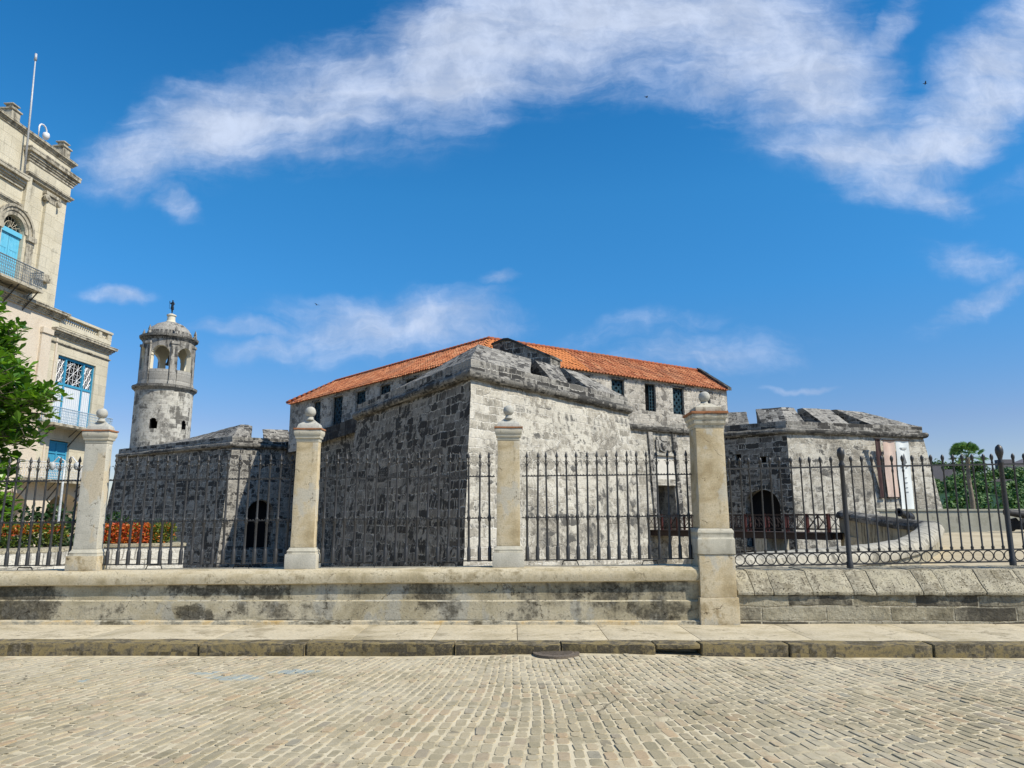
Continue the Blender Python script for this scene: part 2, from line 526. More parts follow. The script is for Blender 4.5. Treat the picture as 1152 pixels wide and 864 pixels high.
OCH = [(.38, .30, .175), (.50, .41, .26), (.56, .48, .335), (.46, .375, .235)]
M['pillar'] = plaster('ochre lime render', OCH, .63, (.22, .165, .085), 1.2, 1.1, grey=(.48, .45, .37), streak=.35, bump=.6, pit=.25, crack=.8)
M['pillar_grey'] = plaster('greyed lime render', [(.42, .40, .33), (.50, .475, .40), (.55, .53, .45)], .68, (.2, .18, .14), 1.2, 5.2, grey=(.52, .44, .31), streak=.3, pit=.25, crack=.8)
M['pillar_cap'] = plaster('capital render', [(.40, .375, .30), (.50, .47, .38), (.47, .42, .31)], .62, (.14, .12, .09), 2.0, 3.1, streak=.4)
M['ball'] = plaster('weathered finial stone', [(.34, .335, .30), (.44, .43, .38), (.38, .37, .33)], .60, (.10, .098, .09), 2.5, 2.1, streak=.2)
M['clay'] = plaster('fired clay slab', [(.26, .10, .045), (.38, .17, .08), (.34, .20, .11)], .58, (.10, .07, .045), 3, 6.6)
M['coping'] = plaster('coping render', [(.34, .285, .175), (.48, .41, .275), (.54, .475, .34), (.46, .39, .255)], .62, (.17, .135, .075), 1.0, .6, streak=.10, bump=.6, op=.55, pit=.35, crack=.5)
M['wall'] = plaster('stained wall render', [(.27, .235, .155), (.38, .335, .23), (.47, .425, .315), (.33, .30, .23)], .60, (.04, .035, .024), .9, 2.7,
                    spots=[(-2.35, .32, .62, .42, .30), (.22, .15, .36, .14, .24), (.7, .50, 1.3, .10, .13), (6.3, .47, 1.8, .22, .10), (7.2, .2, 1.0, .16, .12), (3.7, .45, .45, .25, .13), (2.8, .47, .4, .12, .10), (1.4, .45, .3, .12, .12)], streak=.25, grey=(.36, .345, .29), bump=.8, pit=.4, crack=.7)
M['wall_foot'] = plaster('wall footing', [(.40, .27, .10), (.50, .41, .26), (.46, .43, .34), (.38, .33, .22)], .56, (.045, .04, .028), 1.2, 9.7, streak=.1)
M['stone_cope'] = plaster('pale coping stone', [(.30, .265, .18), (.42, .38, .275), (.52, .475, .36), (.36, .32, .225)],   .52, (.14, .12, .08), 1.6, 4.0, bump=1.6, streak=.15, op=.7, pit=.85, crack=.4, grey=(.30, .27, .20))
M['kerb'] = plaster('mossy kerb granite', [(.12, .105, .07), (.25, .195, .09), (.20, .175, .13), (.36, .28, .12)], .53, (.032, .028, .02), 2.2, 8.4, streak=.0, bump=.9,
                    spots=[(-1.0, .05, 2.2, .2, .06), (.9, .05, 1.4, .2, .05)])
M['kerb_top'] = plaster('kerb top granite', [(.42, .38, .28), (.50, .46, .35), (.46, .42, .30)], .68, (.2, .17, .1), 1.8, 2.2, streak=.0)
M['sidewalk'] = plaster('sidewalk cement', [(.33, .28, .18), (.45, .39, .27), (.53, .465, .335), (.39, .335, .23)], .62, (.26, .22, .145), .7, 3.9, streak=0, bump=.5, op=.5, pit=.30, crack=.6)
M['palace'] = plaster('cream palace stone', [(.48, .44, .335), (.55, .505, .39), (.59, .55, .44)], .66, (.24, .22, .17), .35, 3.3, blocks=(1.3, .62), streak=.4)
M['palace_low'] = plaster('pale pink palace render', [(.54, .46, .365), (.60, .53, .43), (.57, .50, .405)], .70, (.22, .2, .17), .35, 7.3, streak=.4)
M['palace_trim'] = plaster('palace cornice stone', [(.36, .325, .25), (.50, .46, .365), (.44, .40, .31)], .53, (.055, .05, .042), .9, 1.9, streak=.3)
M['concrete_pale'] = plaster('pale moat coping', [(.30, .28, .225), (.42, .395, .33), (.37, .345, .28)], .56, (.09, .085, .07), .8, 6.2, streak=.5, pit=.5)
M['moat_wall'] = plaster('moat wall render', [(.28, .25, .18), (.36, .33, .25), (.32, .29, .22)], .56, (.07, .062, .045), .8, 1.2, streak=.7)
M['cream'] = plaster('cream belfry inside', [(.56, .52, .41), (.64, .60, .48), (.60, .56, .44)], .75, (.35, .32, .25), .6, 0.2)
M['door_blue'] = plaster('faded turquoise paint', [(.10, .40, .58), (.13, .47, .66), (.16, .50, .68)], .72, (.10, .28, .36), 1.2, 2.4, bump=.1)
M['frame_blue'] = plaster('blue joinery paint', [(.04, .25, .42), (.055, .30, .48)], .75, (.03, .16, .26), 1.2, 5.4, bump=.1)
M['panel_white'] = plaster('pale blue white panel', [(.60, .64, .68), (.66, .69, .72)], .74, (.42, .48, .55), 1.5, 1.4, bump=.1)
M['far_wall'] = plaster('distant fortress stone', [(.11, .105, .115), (.15, .14, .15), (.18, .165, .17)], .64, (.07, .07, .075), .05, 1.0, bump=.1)
M['sea_wall'] = plaster('sea wall stone', [(.36, .34, .26), (.44, .42, .33), (.40, .38, .3)], .66, (.15, .14, .1), .6, 4.0, streak=.3)


def flat(name, c, rough=.6, spec=.3, metal=0.0, var=.25, scale=20):
    m, g, bs = base_mat(name, rough, spec)
    bs.inputs['Metallic'].default_value = metal
    tcn = g.n('ShaderNodeTexCoord').outputs['Object']
    nz = g.noise(tcn, scale, 4, .6)
    lo = tuple(x * (1 - var) for x in c)
    hi = tuple(min(1, x * (1 + var)) for x in c)
    finish(g, bs, g.ramp(nz, [(.3, lo), (.7, hi)]), nz, .12, .004)
    return m


M['iron'] = flat('painted iron', (.028, .0275, .027), .46, .5, 0, .3, 30)
M['iron_rail'] = flat('dull iron', (.028, .028, .028), .5, .45, 0, .3, 30)
M['dark'] = flat('unlit interior', (.012, .012, .013), .9, .1)
M['grille'] = flat('teal window grille', (.020, .060, .085), .55, .3)
M['frame_dark'] = flat('dark window frame', (.020, .024, .026), .6, .3)
M['bronze'] = flat('dark bronze', (.020, .022, .024), .45, .5, .3)
M['bell'] = flat('dark bell bronze', (.045, .035, .025), .5, .5, .4)
M['bridge_wood'] = flat('black stained timber', (.030, .020, .018), .7, .3)
M['bridge_red'] = flat('oxblood painted post', (.20, .022, .016), .6, .35)
M['cannon'] = flat('old black cast iron', (.018, .018, .019), .6, .35, 0, .4, 6)
M['white_metal'] = flat('white painted metal', (.62, .63, .65), .4, .5)
M['white_stone'] = flat('white plaster', (.52, .50, .45), .8, .2, 0, .1, 3)
M['grey_pole'] = flat('galvanised pole', (.40, .42, .44), .4, .5)
M['bark'] = flat('tree bark', (.12, .10, .075), .9, .2, 0, .4, 6)
M['palm_trunk'] = flat('palm trunk', (.20, .17, .13), .9, .2, 0, .3, 3)
M['cover'] = flat('rusty cast cover', (.13, .105, .08), .7, .3, 0, .35, 40)
M['soil'] = flat('garden soil', (.10, .085, .05), .95, .1, 0, .4, 2)
M['pink_banner'] = plaster('faded pink banner', [(.56, .42, .35), (.62, .49, .42), (.58, .45, .38)], .62, (.40, .30, .24), .8, 1.8, bump=.1, streak=.4)
M['white_banner'] = plaster('white banner cloth', [(.66, .70, .70), (.70, .74, .74)], .72, (.5, .54, .54), .8, 2.8, bump=.1)
M['shade_banner'] = plaster('shade toned banner cloth', [(.05, .03, .03), (.09, .05, .05)], .6, (.02, .02, .02), .8, 3.8, bump=.1)  # mostly shade painted as a dark strip, some of it maroon cloth
M['print_grey'] = flat('grey banner print', (.17, .18, .19), .8, .1)
M['brick_red'] = flat('bare brick patch', (.40, .18, .10), .9, .1)


def leafmat(name, a, b, tr=.25, rough=.45):
    m, g, bs = base_mat(name, rough, .4)
    gi = g.n('ShaderNodeNewGeometry')
    rnd = gi.outputs['Random Per Island']
    col = g.ramp(rnd, [(0, a), (1, b)])
    g.set(bs.inputs['Base Color'], col)
    tl = g.n('ShaderNodeBsdfTranslucent', {'Color': g.mix(1.0, col, (1.3, 1.25, .5), 'MULTIPLY')})
    mx = g.n('ShaderNodeMixShader', {0: tr, 1: bs.outputs[0], 2: tl.outputs[0]})
    outn = [n for n in g.t.nodes if n.type == 'OUTPUT_MATERIAL'][0]
    g.t.links.new(mx.outputs[0], outn.inputs[0])
    return m


M['leaf'] = leafmat('broad glossy leaf', (.04, .12, .012), (.16, .32, .035), .38, .34)
M['leaf_dark'] = leafmat('dark shrub leaf', (.015, .042, .014), (.035, .08, .022), .15)
M['leaf_yg'] = leafmat('yellow green hedge leaf', (.09, .14, .015), (.22, .24, .03), .25)
M['leaf_green'] = leafmat('green hedge leaf', (.05, .10, .015), (.12, .17, .03), .25)
M['leaf_red'] = leafmat('red hedge leaf', (.36, .04, .015), (.55, .11, .025), .2)
M['leaf_orange'] = leafmat('orange hedge leaf', (.50, .10, .015), (.55, .22, .03), .2)
M['wood_leaf'] = leafmat('hillside foliage', (.030, .085, .018), (.09, .18, .035), .15, .6)
M['palm_leaf'] = leafmat('palm frond', (.06, .15, .03), (.12, .23, .06), .3)


def street_crack(g, tcn):
    cv = g.vm('ADD', tcn, g.vm('SCALE', g.vm('SUBTRACT', g.noise(tcn, 4.0, 4, .7, color=True), (.5, .5, .5)), .35))
    ve = g.n('ShaderNodeTexVoronoi', {'Vector': cv, 'Scale': .42, 'Randomness': 1.0}, voronoi_dimensions='2D', feature='DISTANCE_TO_EDGE').outputs['Distance']
    return g.m('MULTIPLY', g.sm(ve, .010, .003), g.sm(g.noise(tcn, .8, 4, .6), .53, .60))


def road_mats():
    m, g, bs = base_mat('granite setts', .85, .3)
    tcn = g.n('ShaderNodeTexCoord').outputs['Object']
    at = g.n('ShaderNodeAttribute', attribute_name='stone').outputs['Fac']
    col = g.ramp(at, [(0, (.27, .235, .15)), (.35, (.33, .282, .182)), (.7, (.385, .325, .21)), (.9, (.38, .285, .175)), (1, (.26, .24, .18))])
    fine = g.noise(tcn, 60, 6, .7)
    mid = g.noise(tcn, 9, 5, .6)
    big = g.noise(tcn, .55, 5, .6, .5)
    col = g.mix(1.0, col, g.ramp(fine, [(.25, .72), (.5, .98), (.75, 1.16)]), 'MULTIPLY')
    dust = g.m('ADD', g.m('MULTIPLY', big, .7), g.m('MULTIPLY', mid, .4))
    sy = g.n('ShaderNodeSeparateXYZ', {0: tcn})
    dust = g.m('ADD', dust, g.sm(sy.outputs[1], 6.5, 10.5, ) if False else g.m('MULTIPLY', g.sm(sy.outputs[1], 6.0, 10.0), .16))
    col = g.mix(g.m('MULTIPLY', g.sm(dust, .50, .78), .75), col, (.46, .41, .30))
    # worn tracks, oil and damp patches
    oil = g.noise(g.vm('ADD', tcn, (11.0, 5.0, 0)), .9, 6, .62, .6)
    col = g.mix(g.m('MULTIPLY', g.sm(oil, .54, .66), .28), col, g.mix(1.0, col, (.45, .44, .40), 'MULTIPLY'))
    spot = g.noise(g.vm('ADD', tcn, (3.0, 25.0, 0)), 2.6, 5, .6, .3)
    col = g.mix(g.m('MULTIPLY', g.sm(spot, .62, .68), .5), col, (.10, .09, .07))
    col = g.mix(g.m('MULTIPLY', street_crack(g, tcn), .6), col, (.06, .052, .036))
    # old spilled blue paint
    bp = None
    for (x, y, rx, ry) in ((-3.0, 8.25, .45, .22), (-2.45, 8.55, .40, .2), (-4.55, 8.1, .1, .1), (-3.4, 8.5, .3, .12)):
        nd = g.n('ShaderNodeMapping', {'Vector': tcn, 'Location': (x, y, 0), 'Scale': (rx, ry, 99)}, vector_type='TEXTURE')
        k = g.sm(g.vm('LENGTH', nd.outputs[0]), 1.25, .3)
        bp = k if bp is None else g.m('MAXIMUM', bp, k)
    bp = g.sm(g.m('ADD', bp, g.m('MULTIPLY', g.m('SUBTRACT', mid, .5), 1.6)), .45, .95)
    col = g.mix(g.m('MULTIPLY', bp, .5), col, (.20, .31, .36))
    finish(g, bs, col, g.m('ADD', g.m('MULTIPLY', fine, .6), mid), .55, .006)
    m2, g, bs = base_mat('sandy joints', .95, .15)
    tcn = g.n('ShaderNodeTexCoord').outputs['Object']
    fine = g.noise(tcn, 80, 5, .7)
    mid = g.noise(tcn, 2.0, 5, .6, .8)
    col = g.ramp(g.m('ADD', g.m('MULTIPLY', fine, .3), g.m('MULTIPLY', mid, .7)), [(.34, (.06, .052, .034)), (.40, (.32, .275, .18)), (.5, (.50, .435, .30)), (.62, (.57, .50, .355))])
    col = g.mix(g.m('MULTIPLY', street_crack(g, tcn), .9), col, (.05, .042, .03))
    finish(g, bs, col, fine, .4, .004)
    m3 = masonry('far street setts', .2, .12, [(.24, .22, .165), (.31, .285, .21), (.36, .33, .24)], (.46, .42, .31), .010, .01, moss=.9, seedoff=1.0, bump=.4)
    return m, m2, m3


M['sett'], M['joint'], M['far_sett'] = road_mats()


def ground_mat():
    m, g, bs = base_mat('sandy plaza ground', .95, .1)
    tcn = g.n('ShaderNodeTexCoord').outputs['Object']
    a = g.noise(tcn, .25, 6, .6)
    b = g.noise(tcn, 4, 6, .65)
    col = g.ramp(g.m('ADD', g.m('MULTIPLY', a, .6), g.m('MULTIPLY', b, .4)), [(.40, (.36, .30, .20)), (.5, (.44, .375, .255)), (.60, (.50, .43, .30))])
    finish(g, bs, col, b, .3, .02)
    return m


M['ground'] = ground_mat()


def water_mat():
    m, g, bs = base_mat('harbour water', .12, .5)
    tcn = g.n('ShaderNodeTexCoord').outputs['Object']
    nz = g.noise(g.mapp(tcn, (.6, .25, 1)), 1, 5, .6)
    finish(g, bs, (.02, .05, .055), nz, .4, .2)
    return m


M['water'] = water_mat()


def tile_mat():
    m, g, bs = base_mat('terracotta roof tile', .85, .2)
    tcn = g.n('ShaderNodeTexCoord').outputs['Object']
    at = g.n('ShaderNodeAttribute', attribute_name='stone').outputs['Fac']
    col = g.ramp(at, [(0, (.30, .095, .045)), (.35, (.42, .15, .066)), (.7, (.47, .18, .082)), (1, (.56, .26, .13))])
    a = g.noise(tcn, .35, 5, .6)
    b = g.noise(tcn, 6, 5, .7)
    col = g.mix(1.0, col, g.ramp(b, [(.3, .72), (.7, 1.15)]), 'MULTIPLY')
    col = g.mix(g.m('MULTIPLY', g.sm(a, .50, .62), .55), col, (.24, .11, .065))
    finish(g, bs, col, b, .3, .02)
    return m


M['tile'] = tile_mat()
M['tile_orange'] = flat('paler orange tile', (.56, .21, .075), .85, .2, 0, .2, 5)  # paler, more orange colour for the tile rows near the corner

# ------------------------------------------------------------------ street
KERB_Y = lambda x: 9.47 - .012 * x


def road_z(x, y):
    b = .05 * math.exp(-((x - .8) / 1.3) ** 2 - ((y - 9.8) / 1.1) ** 2)
    return b + .010 * noise.noise(Vector((x * .5, y * .5, 3))) + .004 * noise.noise(Vector((x * 1.7, y * 1.7, 9)))


mb = MB()
XS = [-60, -30, -12] + [-12 + .5 * i for i in range(1, 48)] + [12, 30, 60]
YS = [-40, -12, 2.0] + [2.0 + .4 * i for i in range(1, 20)] + [10.05]
ids = [[mb.vert((x, y, (road_z(x, y) - .0040) if (-12 <= x <= 12 and y >= 2) else -.012)) for x in XS] for y in YS]
for j in range(len(YS) - 1):
    for i in range(len(XS) - 1):
        mb.cur = 0 if (XS[i] >= -12 and XS[i + 1] <= 12 and YS[j] >= 2) else 1
        mb.face((ids[j][i], ids[j][i + 1], ids[j + 1][i + 1], ids[j + 1][i]))
road = mb.build('road', [M['joint'], M['far_sett']], smooth=True)
tag(road, 'sandy bedding and joints of the stone paved street', kind='structure')


def setts():
    rnd = random.Random(3)
    V_, F_, S_ = [], [], []
    a = -12.2
    while a < 12.2:
        w = rnd.uniform(.086, .114)
        b = 1.9 + rnd.uniform(0, .2)
        while b < 9.95:
            l = rnd.uniform(.12, .23)
            ca, cb = a + w / 2, b + l / 2
            b += l
            sl_ = .30 * math.tanh((ca - .4) / 2.6)
            X = .0 + ca - sl_ * (cb - 6.5) * .85 + .05 * math.sin(cb * 1.1 + ca)
            Y = cb + .05 * math.sin(ca * 1.6)
            if Y > KERB_Y(X) - .09 or Y < 2.0 or abs(X) > 11.9:
                continue
            if (X - .55) ** 2 + ((Y - 9.42)) ** 2 < .31 ** 2:
                continue
            dsl = .85 * .30 / 2.6 / math.cosh((ca - .4) / 2.6) ** 2
            ww = w * (1 - dsl * (cb - 6.5))
            hw, hl = ww / 2 - rnd.uniform(.006, .013), l / 2 - rnd.uniform(.004, .012)
            if hw < .02:
                continue
            rot = math.atan(sl_ * .85) + rnd.gauss(0, .035)
            cs, sn = math.cos(rot), math.sin(rot)
            z0 = road_z(X, Y)
            top = rnd.gauss(.0015, .0022)
            tx, ty = rnd.gauss(0, .014), rnd.gauss(0, .010)
            tone = rnd.random()
            i0 = len(V_)
            def ring(f, zz):
                c = .012 + .012 * rnd.random()
                pts = [(-hw + c, -hl), (hw - c, -hl), (hw, -hl + c), (hw, hl - c), (hw - c, hl), (-hw + c, hl), (-hw, hl - c), (-hw, -hl + c)]
                for px, py in pts:
                    px = px * f + rnd.gauss(0, .0022)
                    py = py * (1 - (1 - f) * hw / hl) + rnd.gauss(0, .0022)
                    V_.append((X + px * cs - py * sn, Y + px * sn + py * cs, z0 + zz + px * tx + py * ty))
            ring(1.0, -.02)
            ring(.97, top - .004)
            ring(.88, top)
            for r_ in range(2):
                for k in range(8):
                    k2 = (k + 1) % 8
                    F_.append((i0 + 8 * r_ + k, i0 + 8 * r_ + k2, i0 + 8 * r_ + 8 + k2, i0 + 8 * r_ + 8 + k))
                    S_.append(tone)
            F_.append(tuple(i0 + 16 + k for k in range(8)))
            S_.append(tone)
        a += w
    me = bpy.data.meshes.new('road_setts')
    me.from_pydata(V_, [], F_)
    at = me.attributes.new('stone', 'FLOAT', 'FACE')
    at.data.foreach_set('value', S_)
    me.materials.append(M['sett'])
    me.shade_smooth()
    me.set_sharp_from_angle(angle=R(24))
    o = bpy.data.objects.new('road_setts', me)
    COL.objects.link(o)
    tag(o, 'grey beige granite setts laid in fanning rows across the street', kind='structure')


setts()

# kerb of long stones
mb = MB()
rnd = random.Random(11)
edges = [-30, -26, -22, -18, -14, -11, -8.3, -6.55, -3.95, -2.6, -.72, .62, 1.80, 2.36, 3.45, 5.25, 7.2, 9.4, 12, 15, 19, 24, 30]
for a, b in zip(edges, edges[1:]):
    gp = .008
    y0, y1 = KERB_Y(a) + rnd.uniform(-.02, .02), KERB_Y(b) + rnd.uniform(-.02, .02)
    z0, z1 = .15 + rnd.uniform(-.008, .008), .15 + rnd.uniform(-.008, .008)
    if (a, b) == (1.80, 2.36):
        # lintel stone over the drain mouth
        mb.hexa([(a + gp, y0, .09), (b - gp, y1, .09), (b - gp, y1 + .3, .06), (a + gp, y0 + .3, .06), (a + gp, y0, z0), (b - gp, y1, z1), (b - gp, y1 + .3, .15), (a + gp, y0 + .3, .15)])
        continue
    mb.hexa([(a + gp, y0, -.06), (b - gp, y1, -.06), (b - gp, y1 + .3, -.06), (a + gp, y0 + .3, -.06), (a + gp, y0, z0), (b - gp, y1, z1), (b - gp, y1 + .3, .15), (a + gp, y0 + .3, .15)])
kerb = mb.build('kerb', M['kerb'], bevel=.018, rough=(.16, .014, 3.0), smooth=True, auto=R(40))
tag(kerb, 'moss stained granite kerb stones along the street', kind='structure')

# sidewalk slabs
mb = MB()
xs = [-30, -24, -18, -13, -10, -7.6, -5.6, -3.9, -2.1, -1.05, .07, 1.25, 2.45, 3.9, 5.6, 7.4, 9.5, 13, 18, 24, 30]
for a, b in zip(xs, xs[1:]):
    gp = .004
    mb.hexa([(a + gp, KERB_Y(a) + .305, .0), (b - gp, KERB_Y(b) + .305, .0), (b - gp, 11.9, .0), (a + gp, 11.9, .0),
             (a + gp, KERB_Y(a) + .305, .151), (b - gp, KERB_Y(b) + .305, .151), (b - gp, 11.9, .155), (a + gp, 11.9, .155)])
side = mb.build('sidewalk', M['sidewalk'], bevel=.004, rough=(.5, .004, 1.5), smooth=True, auto=R(40))
tag(side, 'pale cement sidewalk in front of the fence wall', kind='structure')

# manhole cover
t = thing('manhole_cover', 'round rusty iron manhole cover set in the setts beside the kerb', 'manhole cover', (.55, 9.42, road_z(.55, 9.42) + .012))
mb = MB()
mb.lathe([(.29, -.03), (.29, .006), (.235, .006), (.235, -.004)], seg=32, cap=False)
mb.build('rim', M['cover'], t)
mb = MB()
mb.lathe([(.23, -.03), (.23, .004), (.21, .008)], seg=32)
for k in range(-4, 5):
    w = math.sqrt(max(0, .2 ** 2 - (k * .045) ** 2))
    mb.box(-w, w, k * .045 - .009, k * .045 + .009, .0085, .014)
mb.build('lid', M['cover'], t)

# storm drain mouth under the kerb
t = thing('storm_drain', 'dark storm drain mouth broken under the kerb stone', 'drain', (2.08, 9.44, 0))
mb = MB()
mb.poly([(-.28, .02, -.08), (.28, .02, -.08), (.28, .34, -.08), (-.28, .34, -.08)])
mb.poly([(-.28, .34, -.08), (.28, .34, -.08), (.28, .34, .12), (-.28, .34, .12)])
mb.build('pit', M['dark'], t)
for k in range(7):
    mb = MB()
    x = -.26 + k * .085
    s_ = rnd.uniform(.02, .045)
    mb.lathe([(s_, 0), (s_ * .9, s_ * .5), (s_ * .4, s_ * .8)], (x, -.03 + rnd.uniform(-.03, .02), .0), 7, rnd.random())
    mb.build('pebble', M['soil'], t)

# ------------------------------------------------------------------ ground behind the fence, water, far shore
MOAT = [(-90, 60), (-30, 34), (-12.5, 23.5), (-3, 22), (1.2, 19.0), (4.0, 16.6), (7.8, 19.7), (11.3, 23.5), (14.6, 27.5), (16.6, 30.6), (17.6, 33), (17.9, 36), (19.3, 44.5),
        (28, 47), (40, 54), (60, 75), (60, 110), (-90, 110)]


def inside(x, y, P):
    c = False
    j = len(P) - 1
    for i in range(len(P)):
        xi, yi = P[i]
        xj, yj = P[j]
        if (yi > y) != (yj > y) and x < (xj - xi) * (y - yi) / (yj - yi) + xi:
            c = not c
        j = i
    return c


def ground_z(x, y):
    if y > 58 and x > 24:
        return 1.15
    s_ = max(0, min(1, (y - 18) / 42)) * max(0, min(1, (x - 4) / 10))
    return .05 + 1.1 * s_


mb = MB()
XS = [-400, -200, -120] + [-120 + 2 * i for i in range(1, 30)] + [-60 + 1.0 * i for i in range(0, 101)] + [42 + 2 * i for i in range(0, 20)] + [120, 250, 500]
YS = [11.75] + [12 + 1.0 * i for i in range(0, 60)] + [73 + 3 * i for i in range(9)] + [99.5, 100]
ids = []
for y in YS:
    row = []
    for x in XS:
        z = ground_z(x, y)
        if inside(x, y, MOAT):
            z = -4.0
        if y >= 100:
            z = -6
        row.append(mb.vert((x, y, z + .02 * noise.noise(Vector((x * .3, y * .3, 0))))))
    ids.append(row)
for j in range(len(YS) - 1):
    for i in range(len(XS) - 1):
        mb.face((ids[j][i], ids[j][i + 1], ids[j + 1][i + 1], ids[j + 1][i]))
gr = mb.build('ground', M['ground'], uv=False)
tag(gr, 'sandy plaza ground and sunken moat floor round the fort', kind='structure')
mb = MB()
mb.poly([(-3000, 99, -3), (3000, 99, -3), (3000, 3500, -3), (-3000, 3500, -3)])
tag(mb.build('water', M['water'], uv=False), 'harbour channel behind the sea wall', kind='structure')


# hill across the channel
def hill_z(x, y):
    r = max(0, min(1, (x - 20) / 240))
    f = max(0, min(1, (y - 290) / 110))
    return -4 + 26 * (f * f * (3 - 2 * f)) * (.35 + .65 * r) + 2.0 * noise.noise(Vector((x * .02, y * .02, 1)))


mb = MB()
XS = [-800 + 50 * i for i in range(0, 41)]
YS = [285 + 15 * i for i in range(0, 14)] + [560, 700]
ids = [[mb.vert((x, y, hill_z(x, y))) for x in XS] for y in YS]
for j in range(len(YS) - 1):
    for i in range(len(XS) - 1):
        mb.face((ids[j][i], ids[j][i + 1], ids[j + 1][i + 1], ids[j + 1][i]))
tag(mb.build('hill', M['leaf_dark'], smooth=True, uv=False), 'green hill across the channel', kind='structure')
rw = random.Random(21)
mb = MB()


def clump(mb, c, rx, rz, n, size, rw):
    for _ in range(n):
        while True:
            d = Vector((rw.uniform(-1, 1), rw.uniform(-1, 1), rw.uniform(-.6, 1)))
            if .25 < d.length < 1:
                break
        p = Vector(c) + Vector((d.x * rx, d.y * rx, d.z * rz))
        nn = (d.normalized() + Vector((rw.gauss(0, .5), rw.gauss(0, .5), rw.gauss(.3, .5)))).normalized()
        u = nn.orthogonal().normalized()
        w = nn.cross(u)
        s_ = size * rw.uniform(.6, 1.3)
        a = rw.uniform(0, 6.28)
        mb.poly([p + (u * math.cos(a + k * 1.57 + rw.uniform(-.3, .3)) + w * math.sin(a + k * 1.57)) * s_ for k in range(4)])


for i in range(980):
    x = rw.uniform(-250, 520) if i % 4 == 0 else rw.uniform(150, 420)
    y = 286 + 128 * rw.random() ** 1.1
    s_ = rw.uniform(2.6, 5.2)
    z = hill_z(x, y)
    if i % 9 == 0:
        x, y, z = rw.uniform(215, 290), rw.uniform(442, 452), rw.uniform(26, 32)
    clump(mb, (x, y, z + s_ * .55), s_, s_ * .85, 110, .62, rw)
tag(mb.build('hillside_wood', M['wood_leaf'], uv=False, fixn=False), 'dense dark green wood covering the far hillside', kind='stuff')

# long fortress wall on the ridge
t = thing('ridge_fortress', 'long grey purple fortress wall on the ridge across the channel', 'fortress', (250, 425, 0))
mb = MB()
prof = [(-260, 24), (-30, 24.5), (-28, 29), (10, 30), (12, 27), (34, 27.5), (60, 37), (110, 40), (260, 40)]
for (a, za), (b, zb) in zip(prof, prof[1:]):
    mb.hexa([(a, 0, 8), (b, 0, 8), (b, 14, 8), (a, 14, 8), (a, .8, za), (b, .8, zb), (b, 14, zb), (a, 14, za)])
mb.build('rampart', M['far_wall'], t)
for b_ in ((-12, 4, 3, 12, 28, 33), (40, 48, 3, 9, 29, 36), (150, 175, 3, 12, 38, 45)):
    mb = MB()
    mb.box(*b_)
    mb.build('guardhouse', M['far_wall'], t)

# sea wall
t = thing('sea_wall', 'low pale stone sea wall between the sandy plaza and the wooded shore', 'sea wall', (30, 58, 0))
mb = MB()
mb.box(-3, 120, 0, .9, -2.5, 2.28)
mb.build('wall', M['sea_wall'], t, rough=(2.5, .03))
mb = MB()
mb.box(-3, 120, -.08, 1.0, 2.283, 2.42)
mb.build('coping', M['sea_wall'], t, rough=(1.5, .03))

# ------------------------------------------------------------------ fence wall, pillars, iron fences
ZC = lambda x: .965 + .0075 * x          # top of the left coping rises gently to the right
FX = lambda x: .0105 * x

bw = thing('fence_wall', 'long low stained plaster wall carrying the spiked iron fence', 'wall', (-5, 11.2, .15))
ox = Vector((5, -11.2, -.15))


def rel(p):
    return (p[0] + 5, p[1] - 11.2, p[2] - .15)


def strip(mb, x0, x1, prof, n=14, relp=rel, z=ZC):
    """closed cross-section (y, dz) or (y, absolute z) extruded along x"""
    rings = []
    for i in range(n + 1):
        x = x0 + (x1 - x0) * i / n
        rings.append([relp((x, y, (z(x) + h if top else h))) for y, h, top in prof])
    mb.loops(rings)


mb = MB()
nose = [(11.20 - .035 + .0, -.215), (11.125, -.20), (11.105, -.12), (11.115, -.05), (11.15, -.008), (11.20, 0), (11.72, 0), (11.72, -.22)]
strip(mb, -22, 2.83, [(y, h, True) for y, h in nose], 40)
mb.build('coping', M['coping'], bw, rough=(.30, .006, 2.0), smooth=True, auto=R(35))
mb = MB()
strip(mb, -22, 2.83, [(11.20, .49, False), (11.20, -.218, True), (11.70, -.218, True), (11.70, .49, False)], 40)
mb.build('body', M['wall'], bw, rough=(.30, .006, 2.0))
mb = MB()
strip(mb, -22, 2.83, [(11.165, .215, False), (11.165, .48, False), (11.19, .497, False), (11.71, .497, False), (11.71, .215, False)], 40)
mb.build('plinth', M['wall'], bw, rough=(.30, .007, 2.0))
mb = MB()
strip(mb, -22, 2.83, [(11.10, .10, False), (11.105, .195, False), (11.12, .212, False), (11.72, .212, False), (11.72, .10, False)], 40)
mb.build('footing', M['wall_foot'], bw, rough=(.15, .012, 3.0))

GP = 'stone pillars of the fence'


